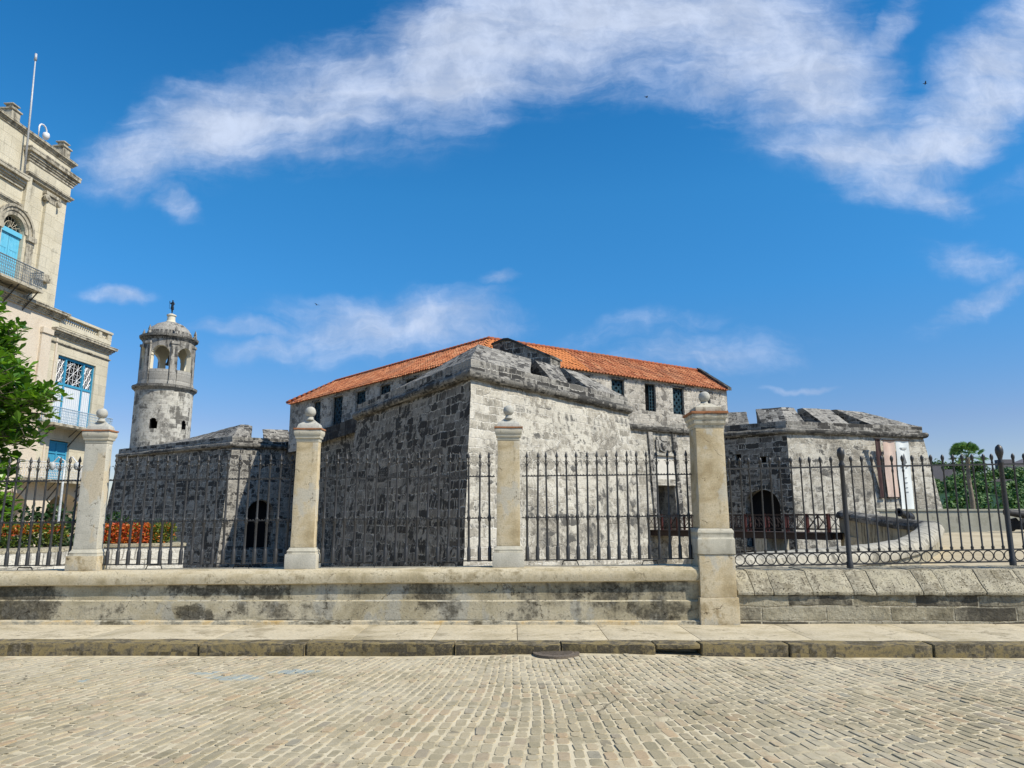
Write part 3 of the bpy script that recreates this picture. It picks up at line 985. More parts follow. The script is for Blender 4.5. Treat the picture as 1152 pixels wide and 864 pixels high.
def pillar(x, label, shaft_mat, base_mat_, ball=True, chip=None):
    z0 = ZC(x)
    t = thing('fence_pillar', label, 'pillar', (x, 11.40, z0), GP)
    hd = .09   # depth is that much less than the width on each side
    def sq(prof, name, mat, par=t, bev=.008, rough=(.12, .005, 4.0)):
        mb = MB()
        mb.lathe(prof, sq=(hd,))
        return mb.build(name, mat, par, bevel=bev, rough=rough, smooth=True, auto=R(30))
    sq([(.24, 0), (.24, .215)], 'base', base_mat_)
    sq([(.225, .217), (.215, .24), (.222, .265), (.20, .29), (.192, .315)], 'base_moulding', M['pillar_cap'], bev=.004)
    sq([(.182, .317), (.178, .9), (.172, 1.94)], 'shaft', shaft_mat)
    sq([(.176, 1.943), (.176, 1.99), (.195, 2.0), (.195, 2.03), (.21, 2.055), (.215, 2.10), (.21, 2.13)], 'capital', M['pillar_cap'], bev=.003)
    sq([(.222, 2.133), (.224, 2.158)], 'clay_slab', M['clay'], bev=.003, rough=(.05, .006, 9.0))
    o = sq([(.185, 2.161), (.165, 2.225), (.105, 2.27), (.07, 2.30)], 'crown', M['ball'], bev=.004)
    mb = MB()
    pr = [(.065, 2.296), (.05, 2.325), (.048, 2.345)]
    if ball:
        c, r = 2.428, .086
        for k in range(1, 10):
            a = -math.pi / 2 + math.pi * k / 10
            pr.append((r * math.cos(a), c + r * math.sin(a)))
        pr.append((.004, c + r))
    mb.lathe(pr, seg=20)
    mb.build('ball_finial', M['ball'], t, smooth=True, rough=(.03, .006, 9.0))
    return t


pillar(-6.55, 'grey washed fence pillar with ochre base and ball top, beside the leafy tree', M['pillar_grey'], M['pillar'])
pillar(-3.22, 'peach coloured fence pillar with peeling plaster patch and ball top', M['pillar'], M['pillar_grey'])
pillar(-.055, 'ochre fence pillar in front of the pale bastion face, its ball top darkened', M['pillar'], M['pillar_grey'])
pillar(-9.85, 'fence pillar at the far left end of the wall', M['pillar_grey'], M['pillar'])

# the large corner pillar that stands on the sidewalk
t = thing('fence_pillar', 'tall ochre corner pillar standing on the sidewalk where two fences meet', 'pillar', (3.075, 11.36, .15), GP)


def sq4(prof, name, mat, bev=.008, rough=(.12, .006, 4.0)):
    mb = MB()
    mb.lathe(prof, sq=(.0,))
    return mb.build(name, mat, t, bevel=bev, rough=rough, smooth=True, auto=R(30))


sq4([(.292, 0), (.29, .39)], 'base', M['pillar'])
sq4([(.270, .392), (.268, 1.02)], 'pedestal', M['pillar'])
sq4([(.283, 1.022), (.283, 1.24), (.268, 1.265), (.268, 1.32), (.275, 1.335), (.272, 1.365), (.25, 1.40)], 'base_moulding', M['pillar_cap'], bev=.004)
sq4([(.226, 1.403), (.222, 2.2), (.216, 2.93)], 'shaft', M['pillar'])
sq4([(.22, 2.933), (.222, 2.98), (.245, 3.0), (.25, 3.06), (.27, 3.09), (.275, 3.15)], 'capital', M['pillar_cap'], bev=.003)
sq4([(.288, 3.153), (.29, 3.19)], 'clay_slab', M['clay'], bev=.003, rough=(.05, .006, 9.0))
sq4([(.20, 3.193), (.20, 3.27), (.11, 3.31), (.08, 3.34)], 'crown', M['pillar_cap'], bev=.004)
mb = MB()
pr = [(.07, 3.336), (.05, 3.36), (.048, 3.375)]
for k in range(1, 10):
    a = -math.pi / 2 + math.pi * k / 10
    pr.append((.09 * math.cos(a), 3.455 + .09 * math.sin(a)))
pr.append((.004, 3.545))
mb.lathe(pr, seg=20)
mb.build('ball_finial', M['ball'], t, smooth=True, rough=(.03, .006, 9.0))


# ---- spiked fence panels between the pillars
def picket_mesh():
    mb = MB()
    pr = [(.030, 0), (.030, .20), (.024, .215), (.019, .235), (.0185, .44), (.0175, .60), (.024, .618), (.028, .635), (.022, .655), (.029, .672), (.024, .69), (.0165, .71),
          (.0155, 1.0), (.0135, 1.45), (.0125, 1.52), (.021, 1.535), (.012, 1.55), (.012, 1.585), (.026, 1.60), (.021, 1.625), (.001, 1.69)]
    mb.lathe(pr, seg=8)
    for s_ in (-1, 1):
        pts = [(s_ * .010, 0, 1.45)] + [(s_ * (.022 + .022 * (1 - math.cos(a))), 0, 1.49 + .035 * math.sin(a)) for a in (0, .5, 1.0, 1.57, 2.1, 2.6)]
        mb.tube(pts, [.006, .006, .0055, .005, .005, .004, .003], 5)
    return mb


proto_picket = picket_mesh().build('picket', M['iron'], smooth=True, auto=R(45), uv=False)
picket_me = proto_picket.data
bpy.data.objects.remove(proto_picket)
GF = 'spiked iron fence panels'


def spiked_panel(x0, x1, label):
    xc = (x0 + x1) / 2
    t = thing('iron_fence_panel', label, 'fence', (xc, 11.42, 1.05 + FX(xc)), GF)
    sl_ = math.atan(.0105)
    L = (x1 - x0)
    for name, z, h, d in (('bottom_rail', .012, .016, .03), ('middle_rail', .655, .016, .03), ('upper_rail', 1.30, .016, .032)):
        mb = MB()
        mb.box(-L / 2, L / 2, -d / 2, d / 2, -h / 2, h / 2)
        if name != 'bottom_rail':      # row of small rivets on the rail
            n = int(L / .045)
            for k in range(n):
                x = -L / 2 + (k + .5) * L / n
                mb.box(x - .007, x + .007, -d / 2 - .004, d / 2 + .004, h / 2, h / 2 + .012)
        o = mb.build(name, M['iron_rail'], t, uv=False)
        o.location = (0, 0, z)
        o.rotation_euler = (0, -sl_, 0)
    n = int(round(L / .162))
    for k in range(n):
        x = -L / 2 + (k + .55) * L / n
        o = bpy.data.objects.new('picket', picket_me)
        COL.objects.link(o)
        o.parent = t
        o.location = (x, random.uniform(-.003, .003), x * .0105)
        o.rotation_euler = (random.gauss(0, .004), random.gauss(0, .006), random.uniform(0, .6))
    for x in (-L * .22, L * .24):
        mb = MB()
        mb.tube([(x - .13, .02, -.08), (x - .10, .02, -.01), (x + .10, .02, -.01), (x + .13, .02, -.08)], .009, 5)
        mb.build('foot_brace', M['iron_rail'], t, uv=False)
    return t


spiked_panel(-9.66, -6.76, 'dark spiked iron fence panel at the left edge in front of the tree and hedge')
spiked_panel(-6.34, -3.42, 'dark spiked iron fence panel in front of the red flowering hedge')
spiked_panel(-3.02, -.27, 'dark spiked iron fence panel in front of the blackened bastion face')
spiked_panel(.15, 2.83, 'dark spiked iron fence panel in front of the pale bastion face and doorway')

# ---- retaining wall and railing on the right
rw_ = thing('retaining_wall', 'low pitted stone block wall with sloped coping under the ringed railing', 'wall', (8, 11.3, .15))
rel2 = lambda p: (p[0] - 8, p[1] - 11.3, p[2] - .15)
mb = MB()
strip(mb, 3.37, 24, [(11.18, .05, False), (11.20, .565, False), (12.1, .565, False), (12.1, .05, False)], 40, rel2)
mb.build('blocks', M['retaining'], rw_, rough=(.16, .02, 3.0))
mb = MB()
rn = random.Random(5)
x = 3.37
while x < 24:
    L = rn.choice([.33, .62, .66, .7, .58, .3])
    if x < 3.6:
        L = .25
    g_ = .004
    dz = .005 * (x - 3.4) + rn.uniform(-.008, .008)
    e = rn.uniform(-.012, .012)
    a, b = x + g_, x + L - g_
    P = [(11.15 + e, .568), (11.145 + e, .615), (11.45 + e, .90 + dz), (12.1, .92 + dz), (12.1, .568)]
    mb.loops([[rel2((xx, y, z)) for y, z in P] for xx in (a, a + L * .33, a + L * .66, b)])
    x += L
mb.build('coping', M['stone_cope'], rw_, bevel=.01, rough=(.10, .013, 5.0), smooth=True, auto=R(40))

t = thing('iron_railing', 'black iron railing of knobbed bars above a row of rings, on the block wall', 'railing', (3.40, 11.62, .96))
sl2 = .0165
LR = 8.0
for name, z, r in (('bottom_rail', .00, .011), ('ring_rail', .185, .011), ('upper_rail', 1.52, .0125)):
    mb = MB()
    mb.box(0, LR, -.015, .015, -r, r)
    o = mb.build(name, M['iron_rail'], t, uv=False)
    o.location = (0, 0, z)
    o.rotation_euler = (0, -math.atan(sl2), 0)
mb = MB()
mb.lathe([(.021, 0), (.021, .02), (.026, .035), (.014, .06), (.0135, .6), (.0125, 1.22), (.020, 1.25), (.013, 1.29), (.013, 1.345), (.018, 1.36), (.013, 1.385), (.019, 1.405), (.027, 1.435), (.027, 1.46), (.019, 1.485), (.002, 1.505)], seg=8)
pm = mb.build('railing_bar', M['iron'], smooth=True, auto=R(45), uv=False)
bar_me = pm.data
bpy.data.objects.remove(pm)
mb = MB()
rings = []
for k in range(20):
    a = 2 * math.pi * k / 20
    rings.append([Vector((math.cos(a) * (.077 + .0085 * math.cos(b)), .010 * math.sin(b), math.sin(a) * (.077 + .0085 * math.cos(b)))) for b in (0, 1.05, 2.1, 3.14, 4.19, 5.24)])
idx = [[mb.vert(p) for p in r] for r in rings]
for i in range(20):
    for k in range(6):
        mb.face((idx[i][k], idx[i][(k + 1) % 6], idx[(i + 1) % 20][(k + 1) % 6], idx[(i + 1) % 20][k]))
pm = mb.build('ring', M['iron'], smooth=True, uv=False)
ring_me = pm.data
bpy.data.objects.remove(pm)
posts = (1.90, 4.46, 7.02)
x = .10
while x < LR:
    if min(abs(x - p) for p in posts) > .07:
        o = bpy.data.objects.new('railing_bar', bar_me)
        COL.objects.link(o)
        o.parent = t
        o.location = (x, 0, .19 + sl2 * x)
        o.rotation_euler = (0, random.gauss(0, .006), 0)
    o = bpy.data.objects.new('ring', ring_me)
    COL.objects.link(o)
    o.parent = t
    o.location = (x + .08, 0, .0925 + sl2 * (x + .08))
    x += .163
for p in posts:
    mb = MB()
    mb.lathe([(.05, -.06), (.05, .03), (.040, .05), (.038, .9), (.034, 1.50), (.045, 1.53), (.045, 1.56), (.030, 1.60), (.040, 1.64), (.058, 1.70), (.060, 1.75), (.048, 1.80), (.020, 1.83), (.002, 1.84)], (0, 0, 0), 14)
    o = mb.build('post', M['iron'], t, smooth=True, auto=R(40), uv=False)
    o.location = (p, 0, sl2 * p)

# ------------------------------------------------------------------ the fort
ZT = 8.34          # top of the bastion walls, underside of the roll moulding
ZB = -4.2
BAT = .125
fort = thing('stone_fort', 'weathered grey stone fort with pointed bastions and red tiled barracks', 'fort', (0, 55, 0))
FO = Vector((0, 55, 0))


def lerp(a, b, t):
    return a + (b - a) * t


class Wall:
    """planar (battered) wall between two plan points with rectangular or arched openings"""
    def __init__(s, p0, p1, zb, zt, q0=None, q1=None, org=FO):
        s.p0, s.p1 = Vector(p0), Vector(p1)
        s.q0, s.q1 = Vector(q0 or p0), Vector(q1 or p1)
        s.zb, s.zt = zb, zt
        s.L = (s.p1 - s.p0).length
        s.org = org
        d = (s.p1 - s.p0).normalized()
        s.n = Vector((d.y, -d.x))

    def P(s, t, z, out=0.0):
        f = (z - s.zb) / (s.zt - s.zb)
        a = s.q0.lerp(s.p0, f)
        b = s.q1.lerp(s.p1, f)
        c = a.lerp(b, t / s.L) + s.n * out
        return Vector((c.x, c.y, z)) - s.org

    def mesh(s, ops=(), depth=.5):
        """ops: (t0, t1, z0, z1, arch)"""
        mb = MB()
        ts = sorted({0.0, s.L, *[o[0] for o in ops], *[o[1] for o in ops]})
        zs = sorted({s.zb, s.zt, *[o[2] for o in ops], *[o[3] for o in ops]})
        for i in range(len(ts) - 1):
            for j in range(len(zs) - 1):
                tc_, zc = (ts[i] + ts[i + 1]) / 2, (zs[j] + zs[j + 1]) / 2
                if any(o[0] < tc_ < o[1] and o[2] < zc < o[3] for o in ops):
                    continue
                mb.poly([s.P(ts[i], zs[j]), s.P(ts[i + 1], zs[j]), s.P(ts[i + 1], zs[j + 1]), s.P(ts[i], zs[j + 1])])
        for o in ops:
            t0, t1, z0, z1 = o[:4]
            arch = o[4] if len(o) > 4 else 0
            if not arch:
                edge = [(t0, z0), (t0, z1), (t1, z1), (t1, z0)]
            else:
                r = (t1 - t0) / 2
                zc = z1 - r * arch
                arc = [((t0 + t1) / 2 - r * math.cos(math.pi * k / 14), zc + r * arch * math.sin(math.pi * k / 14)) for k in range(15)]
                for k in range(14):
                    a, b = arc[k], arc[k + 1]
                    mb.poly([s.P(a[0], a[1]), s.P(b[0], b[1]), s.P(b[0], z1), s.P(a[0], z1)])
                edge = [(t0, z0)] + arc + [(t1, z0)]
            for a, b in zip(edge, edge[1:] + edge[:1]):
                mb.poly([s.P(*a), s.P(*b), s.P(*b, -depth), s.P(*a, -depth)])
        return mb

    def back(s, o, depth, grow=.05):
        mb = MB()
        t0, t1, z0, z1 = o[:4]
        mb.poly([s.P(t0 - grow, z0 - grow, -depth), s.P(t1 + grow, z0 - grow, -depth), s.P(t1 + grow, z1 + grow, -depth), s.P(t0 - grow, z1 + grow, -depth)])
        return mb

    def block(s, mb, t0, t1, z0, z1, o0, o1):
        mb.hexa([s.P(t0, z0, o1), s.P(t1, z0, o1), s.P(t1, z0, o0), s.P(t0, z0, o0), s.P(t0, z1, o1), s.P(t1, z1, o1), s.P(t1, z1, o0), s.P(t0, z1, o0)])


ROUGH_WALL = (1.1, .055, .9)


def bastion(pts, mats, ops=None, depth=1.2):
    """pts: top plan points left to right; one wall per segment"""
    base = offset_line(pts, BAT * (ZT - ZB))
    W = []
    for i in range(len(pts) - 1):
        w = Wall(pts[i], pts[i + 1], ZB, ZT, base[i], base[i + 1])
        W.append(w)
        op = (ops or {}).get(i, [])
        nm = 'bastion_face' if w.L > 7 else 'bastion_flank'
        w.mesh(op, depth).build(nm, mats[i], fort, rough=ROUGH_WALL, fixn=False)
        for o in op:
            w.back(o, depth).build('gun_port', M['dark'], fort, uv=False, fixn=False)
    return W


ROLL = [(-.25, -.16)] + [(.10 + .26 * math.cos(a), .17 + .25 * math.sin(a)) for a in [-2.0 + .45 * k for k in range(9)]] + [(-.25, .42)]


def rollmould(pts, mat, name='roll_moulding', z=ZT, k=1.0):
    mb = MB()
    # split long runs so that the stones can be uneven
    path = []
    for a, b in zip(pts, pts[1:]):
        a, b = Vector(a), Vector(b)
        n = max(1, int((b - a).length / 1.2))
        for i in range(n):
            path.append(tuple(a.lerp(b, i / n)))
    path.append(tuple(pts[-1]))
    mb.sweep([(p[0], p[1] - FO.y, z) for p in path], [(o * k, h * k) for o, h in ROLL])
    return mb.build(name, mat, fort, rough=(.45, .05, 1.7), smooth=True, auto=R(50))


def band(pts, mat, z0=ZT + .42, z1=ZT + .95, off=.02):
    p = offset_line(pts, off)
    q = offset_line(pts, -.9)
    mb = MB()
    a = [(v.x, v.y - FO.y) for v in p]
    b = [(v.x, v.y - FO.y) for v in q]
    for i in range(len(a) - 1):
        mb.hexa([(*a[i], z0), (*a[i + 1], z0), (*b[i + 1], z0), (*b[i], z0), (*a[i], z1), (*a[i + 1], z1), (*b[i + 1], z1 + .02), (*b[i], z1 + .02)])
    return mb.build('parapet_course', mat, fort, rough=(.8, .035, 1.3))


def merlon(pts, seg_ranges, mat, zf=ZT + .95, zc=ZT + 2.32, w=1.55, back=1.0, end0=None):
    """sloping merlon over one or more wall segments. seg_ranges: list of (segment, f0, f1, c0, c1): front and crest parameter in metres"""
    mb = MB()
    fr = offset_line(pts, .0)
    cr = offset_line(pts, -w)
    bk = offset_line(pts, -(w + back))

    def at(line, i, t):
        a, b = line[i], line[i + 1]
        L = (Vector(pts[i + 1]) - Vector(pts[i])).length
        return a.lerp(b, t / L)
    rings = []
    for k, (i, f0, f1, c0, c1, e0, e1) in enumerate(seg_ranges):
        for (f, c, e) in ((f0, c0, e0), (f1, c1, e1)):
            A = at(fr, i, f)
            B = at(cr, i, c)
            C_ = at(bk, i, c)
            rings.append([(A.x, A.y - FO.y, zf), (B.x, B.y - FO.y, zc + e), (C_.x, C_.y - FO.y, zc + e + .06), (C_.x, C_.y - FO.y, zf - .2), ((A.x + 0 * B.x), A.y - FO.y, zf - .2)])
    # drop duplicate ring at a shared corner
    out = [rings[0]]
    for r in rings[1:]:
        if (Vector(r[1]) - Vector(out[-1][1])).length > .05:
            out.append(r)
    mb.loops(out)
    return mb.build('merlon', mat, fort, rough=(.7, .05, 1.2))


# near bastion
B = [(-10.2, 51.7), (-10.49, 48.45), (-1.97, 34.0), (7.38, 45.53), (6.2, 52.1)]
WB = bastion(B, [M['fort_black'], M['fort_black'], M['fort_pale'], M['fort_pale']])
rollmould(B, M['roll'])
band(B, M['parapet'])
LB = WB[1].L
merlon(B, [(1, .2, LB, 1.6, LB, -.75, 0), (2, 0, 4.7, 0, 5.7, 0, .0)], M['parapet'])
merlon(B, [(2, 6.5, 8.3, 6.1, 9.0, 0, 0)], M['parapet'])
merlon(B, [(2, 10.4, WB[2].L - .1, 9.6, 12.2, 0, -.05)], M['parapet'])
# left bastion with the bell tower
A = [(-44.0, 80.6), (-26.27, 67.47), (-20.2, 72.4)]
ag = [(2.0, 4.3, -1.0, 3.4, 1.0)]
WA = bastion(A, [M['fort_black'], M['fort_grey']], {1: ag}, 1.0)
rollmould(A, M['roll'])
band(A, M['parapet'])
LA = WA[0].L
merlon(A, [(0, 3.5, LA, 9.5, LA, -1.0, 0), (1, 0, 1.6, 0, .9, 0, 0)], M['parapet'])
merlon(A, [(1, 3.0, 5.6, 2.5, 5.6, -.3, -.2)], M['parapet'])
# right bastion
C = [(16.5, 60.87), (21.74, 56.73), (34.48, 60.26), (33.6, 74.0)]
cg = [(3.1, 5.7, -.5, 3.95, 1.0), (2.45, 2.95, 6.35, 6.85), (4.4, 4.9, 6.05, 6.55)]
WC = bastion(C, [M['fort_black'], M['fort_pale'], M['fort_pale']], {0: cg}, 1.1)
rollmould(C, M['roll'])
band(C, M['parapet'])
LC = WC[0].L
merlon(C, [(0, -.3, 3.75, -.3, 3.3, .0, -.1)], M['parapet'])
merlon(C, [(0, 4.75, LC, 4.3, LC, 0, 0), (1, 0, 1.7, 0, 1.4, 0, 0)], M['parapet'])
merlon(C, [(1, 3.4, 5.9, 2.4, 5.6, 0, 0)], M['parapet'])
merlon(C, [(1, 8.2, 12.9, 6.2, 9.6, 0, -.1)], M['parapet'])
# arch rings round the gun ports
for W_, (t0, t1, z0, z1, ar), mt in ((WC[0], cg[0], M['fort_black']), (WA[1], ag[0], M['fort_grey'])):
    mb = MB()
    r, tc_, zc = (t1 - t0) / 2, (t0 + t1) / 2, z1 - (t1 - t0) / 2
    for k in range(13):
        a0, a1 = math.pi * (k + .06) / 13, math.pi * (k + .94) / 13
        q = [(r * math.cos(a0), r * math.sin(a0)), ((r + .45) * math.cos(a0), (r + .45) * math.sin(a0)), ((r + .45) * math.cos(a1), (r + .45) * math.sin(a1)), (r * math.cos(a1), r * math.sin(a1))]
        mb.hexa([W_.P(tc_ + x, zc + z, -.1) for x, z in q] + [W_.P(tc_ + x, zc + z, .06) for x, z in q])
    mb.build('arch_ring', mt, fort)

# curtain walls
cl0, cl1 = Vector((-10.2, 51.7)), Vector((-22.6, 72.4))
clb = offset_line([cl0, cl1], BAT * (ZT - ZB) * .6)
wl = Wall(cl0, cl1, ZB, ZT, tuple(clb[0]), tuple(clb[1]))
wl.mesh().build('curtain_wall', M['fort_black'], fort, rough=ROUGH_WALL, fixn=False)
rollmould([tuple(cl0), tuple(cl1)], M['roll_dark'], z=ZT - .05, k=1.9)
cr0, cr1 = Vector((6.2, 52.1)), Vector((17.6, 60.0))
crb = offset_line([cr0, cr1], BAT * (ZT - ZB) * .5)
wr = Wall(cr0, cr1, ZB, ZT, tuple(crb[0]), tuple(crb[1]))
T0 = (Vector((8.69, 53.86)) - cr0).length          # parameter of a surveyed point
dop = (T0 + 2.55, T0 + 4.55, .45, 4.15)
wr.mesh([dop], 4.5).build('curtain_wall', M['fort_pale'], fort, rough=ROUGH_WALL, fixn=False)
wr.back(dop, 4.5).build('doorway', M['dark'], fort, uv=False, fixn=False)
rollmould([tuple(cr0), tuple(cr1)], M['roll'])
# portal: side strips, lintel, pale panel and carved coat of arms
mb = MB()
wr.block(mb, dop[0] - .55, dop[0] - .12, .45, 8.2, -.1, .16)
wr.block(mb, dop[1] + .12, dop[1] + .55, .45, 8.2, -.1, .16)
mb.build('portal_pilaster', M['fort_grey'], fort, rough=(.6, .03))
mb = MB()
wr.block(mb, dop[0] - .12, dop[1] + .12, 4.16, 4.62, -.1, .20)
mb.build('portal_lintel', M['fort_pale'], fort, rough=(.5, .03))
mb = MB()
wr.block(mb, dop[0] - .12, dop[1] + .12, 6.42, 6.62, -.1, .28)
mb.build('portal_cornice', M['fort_pale'], fort, rough=(.5, .03))
mb = MB()
wr.block(mb, dop[0] - .05, dop[1] + .05, 4.63, 6.41, -.1, .08)
mb.build('portal_panel', M['white_stone'], fort, rough=(.6, .02))
mb = MB()
tc_ = (dop[0] + dop[1]) / 2
for (dx, z0, w, h, o) in ((0, 6.7, .55, 1.0, .16), (0, 7.55, .34, .35, .2), (-.62, 6.75, .16, .9, .12), (.62, 6.75, .16, .9, .12), (-.45, 7.6, .2, .3, .12), (.45, 7.6, .2, .3, .12), (0, 6.9, .25, .55, .26)):
    pts_ = [(-w, z0 + h), (w, z0 + h), (w, z0 + h * .4), (w * .6, z0 + h * .1), (0, z0), (-w * .6, z0 + h * .1), (-w, z0 + h * .4)]
    mb.loops([[wr.P(tc_ + dx + x, z, 0) for x, z in pts_], [wr.P(tc_ + dx + x, z, o) for x, z in pts_]])
mb.build('carved_arms', M['fort_grey'], fort, bevel=.03, rough=(.2, .04, 3))
# door leaf standing ajar in the gloom
mb = MB()
wr.block(mb, dop[0] + .05, dop[0] + .85, .5, 3.4, -.9, -.82)
mb.build('door_leaf', M['bridge_wood'], fort)

# terrace over the bastions
mb = MB()
inner = [(-43, 81.0), (-26.2, 68.4), (-21.5, 72), (-10.0, 52.5), (-9.9, 48.7), (-1.97, 34.9), (6.9, 45.8), (6.0, 52.7), (17.2, 60.6), (21.8, 57.6), (33.8, 61.0), (33.2, 74), (20, 95), (-30, 98)]
mb.poly([(x, y - 55, ZT + .55) for x, y in inner])
mb.build('terrace', M['fort_grey'], fort, fixn=False)

# barracks above the curtains
K, ER, EL = Vector((-2.2, 47.1)), Vector((16.6, 59.1)), Vector((-21.1, 67.8))
ZE = 12.42
dR, dL = (ER - K).normalized(), (EL - K).normalized()
ER = K + dR * 24.2
nR, nL = Vector((-dR.y, dR.x)), Vector((dL.y, -dL.x))
wR = Wall(K, ER, 7.8, ZE)
wLf = Wall(EL, K, 7.8, ZE)
opsR = [(8.2, 9.45, 10.05, 12.05), (11.5, 12.75, 10.05, 12.05), (14.85, 16.0, 9.88, 12.03), (17.85, 19.08, 9.86, 12.0), (20.95, 22.15, 9.86, 12.0)]
LL = wLf.L
lw = [(22.0, 23.4), (18.15, 19.85), (14.4, 16.0), (10.75, 12.3), (7.2, 8.8)]
opsL = [(LL - b, LL - a, 9.55, 12.0) for a, b in lw]
for W_, ops in ((wR, opsR), (wLf, opsL)):
    W_.mesh(ops, .5).build('barracks_wall', M['barracks'], fort, rough=(1.3, .03, .9), fixn=False)
    for (t0, t1, z0, z1) in ops:
        mb = W_.back((t0, t1, z0, z1), .48)
        wn = mb.build('window', M['dark'], fort, uv=False, fixn=False)
        f = MB()
        for (a, b, c_, d_) in ((t0, t0 + .07, z0, z1), (t1 - .07, t1, z0, z1), (t0 + .07, t1 - .07, z1 - .08, z1), (t0 + .07, t1 - .07, z0, z0 + .08)):
            W_.block(f, a, b, c_, d_, -.30, -.18)
        f.build('window_frame', M['frame_dark'], wn, uv=False)
        f = MB()
        if t0 != 14.85:       # third right-hand window stands half open
            nv, nh = 5, 8
            for k in range(1, nv):
                t = t0 + (t1 - t0) * k / nv
                W_.block(f, t - .022, t + .022, z0, z1, -.26, -.21)
            for k in range(1, nh):
                z = z0 + (z1 - z0) * k / nh
                W_.block(f, t0, t1, z - .020, z + .020, -.252, -.218)
            for i in range(nv):
                for k in range(nh):
                    if (i + k) % 2 == 0:
                        t, z = t0 + (t1 - t0) * (i + .5) / nv, z0 + (z1 - z0) * (k + .5) / nh
                        W_.block(f, t - .05, t + .05, z - .07, z + .07, -.25, -.22)
        else:
            for k in range(1, 8):
                z = z0 + (z1 - z0) * k / 8
                W_.block(f, t1 - .5, t1 - .07, z - .02, z + .02, -.25, -.21)
            for k in (0.0, .24, .46):
                W_.block(f, t1 - .53 + k, t1 - .49 + k, z0, z1, -.26, -.205)
        f.build('grille', M['grille'], wn, uv=False)
        # stone lintel
        f = MB()
        W_.block(f, t0 - .28, t1 + .28, z1 + .003, z1 + .16, -.08, .035)
        f.build('lintel', M['fort_grey'], wn)

RO, RZ = 3.0, 14.55     # ridge: distance behind the facade, height


def tiles(e0, e1, nrm, r0, r1, name, mat, step=.30, hip0=0.0, hip1=0.0, over=.35, paler=0.0):
    """corrugated clay tile slope from eave line e0-e1 up to the ridge; hips shorten the rows"""
    V_, F_, S_, I_ = [], [], [], []
    e0, e1 = Vector(e0), Vector(e1)
    L = (e1 - e0).length
    d = (e1 - e0).normalized()
    n = int(L / step)
    rn = random.Random(len(name) + int(L * 10))
    for i in range(n):
        t0 = L * i / n
        tm = t0 + L / n / 2
        f = 1.0
        if hip0 and tm < hip0:
            f = tm / hip0
        if hip1 and L - tm < hip1:
            f = min(f, (L - tm) / hip1)
        ln = RO * f
        rows = max(1, int(ln / .42))
        for r_ in range(rows + 1):
            a, b = -over + (ln + over) * r_ / (rows + 1), -over + (ln + over) * (r_ + 1) / (rows + 1)
            base = len(V_)
            w = L / n
            jit = rn.gauss(0, .012)
            for (q, dz) in ((a, .035), (b, .0)):
                z = ZE + .10 + (RZ - ZE - .1) * (q / RO)
                for k in range(7):
                    x = t0 + w * k / 6
                    h = .052 * math.sin(math.pi * 2 * (k / 6) + .0) + dz + jit
                    p = e0 + d * x + nrm * q
                    V_.append((p.x - FO.x, p.y - FO.y, z + h))
            tone = rn.random()
            for k in range(6):
                F_.append((base + k, base + k + 1, base + 8 + k, base + 7 + k))
                S_.append(tone)
                I_.append(1 if tm < paler else 0)
    me = bpy.data.meshes.new(name)
    me.from_pydata(V_, [], F_)
    at = me.attributes.new('stone', 'FLOAT', 'FACE')
    at.data.foreach_set('value', S_)
    me.materials.append(mat)
    if paler:
        me.materials.append(M['tile_orange'])
        me.polygons.foreach_set('material_index', I_)
    me.shade_smooth()
    o = bpy.data.objects.new(name, me)
    COL.objects.link(o)
    o.parent = fort
    return o


HK = 2.47
roofR = tiles(K, ER, nR, None, None, 'roof', M['tile'], hip0=HK, paler=9.4)
roofL = tiles(EL, K, nL, None, None, 'roof', M['tile'], hip0=3.0, hip1=HK)
# hip end and rear slopes, closed under the tiles
mb = MB()
rR1, rR0 = ER + nR * RO, K + dR * HK + nR * RO
rL1, rL0 = EL - dL * 2.9 + nL * RO, K + dL * HK + nL * RO
f3 = lambda p, z: (p.x, p.y - 55, z)
mb.poly([f3(EL, ZE), f3(rL1, RZ - .04), f3(EL + nL * 2 * RO, ZE)])
mb.poly([f3(rL1, RZ - .04), f3(rL0, RZ - .04), f3(K + nL * 2 * RO, ZE), f3(EL + nL * 2 * RO, ZE)])
mb.poly([f3(rR0, RZ - .04), f3(rR1, RZ - .04), f3(ER + nR * 2 * RO, ZE), f3(K + nR * 2 * RO, ZE)])
mb.poly([f3(EL, ZE), f3(K, ZE), f3(rL0, RZ - .06), f3(rL1, RZ - .06)])
mb.poly([f3(K, ZE), f3(ER, ZE), f3(rR1, RZ - .06), f3(rR0, RZ - .06)])
mb.build('roof_underside', M['tile'], fort, uv=False, fixn=False)
mb = MB()
for a, b in ((rL1, rL0), (rR0, rR1)):
    n = int((b - a).length / .45)
    for i in range(n):
        p, q = a.lerp(b, i / n), a.lerp(b, (i + 1) / n)
        mb.tube([f3(p, RZ + .02), f3(q, RZ + .05)], [.13, .16], 8)
p, q = EL - nL * .3 + dL * .3, rL1
for i in range(10):
    a, b = p.lerp(q, i / 10), p.lerp(q, (i + 1) / 10)
    mb.tube([f3(a, ZE + .1 + (RZ - ZE - .1) * i / 10), f3(b, ZE + .13 + (RZ - ZE - .1) * (i + 1) / 10)], [.12, .15], 8)
mb.build('ridge_tiles', M['tile'], fort, smooth=True, uv=False)
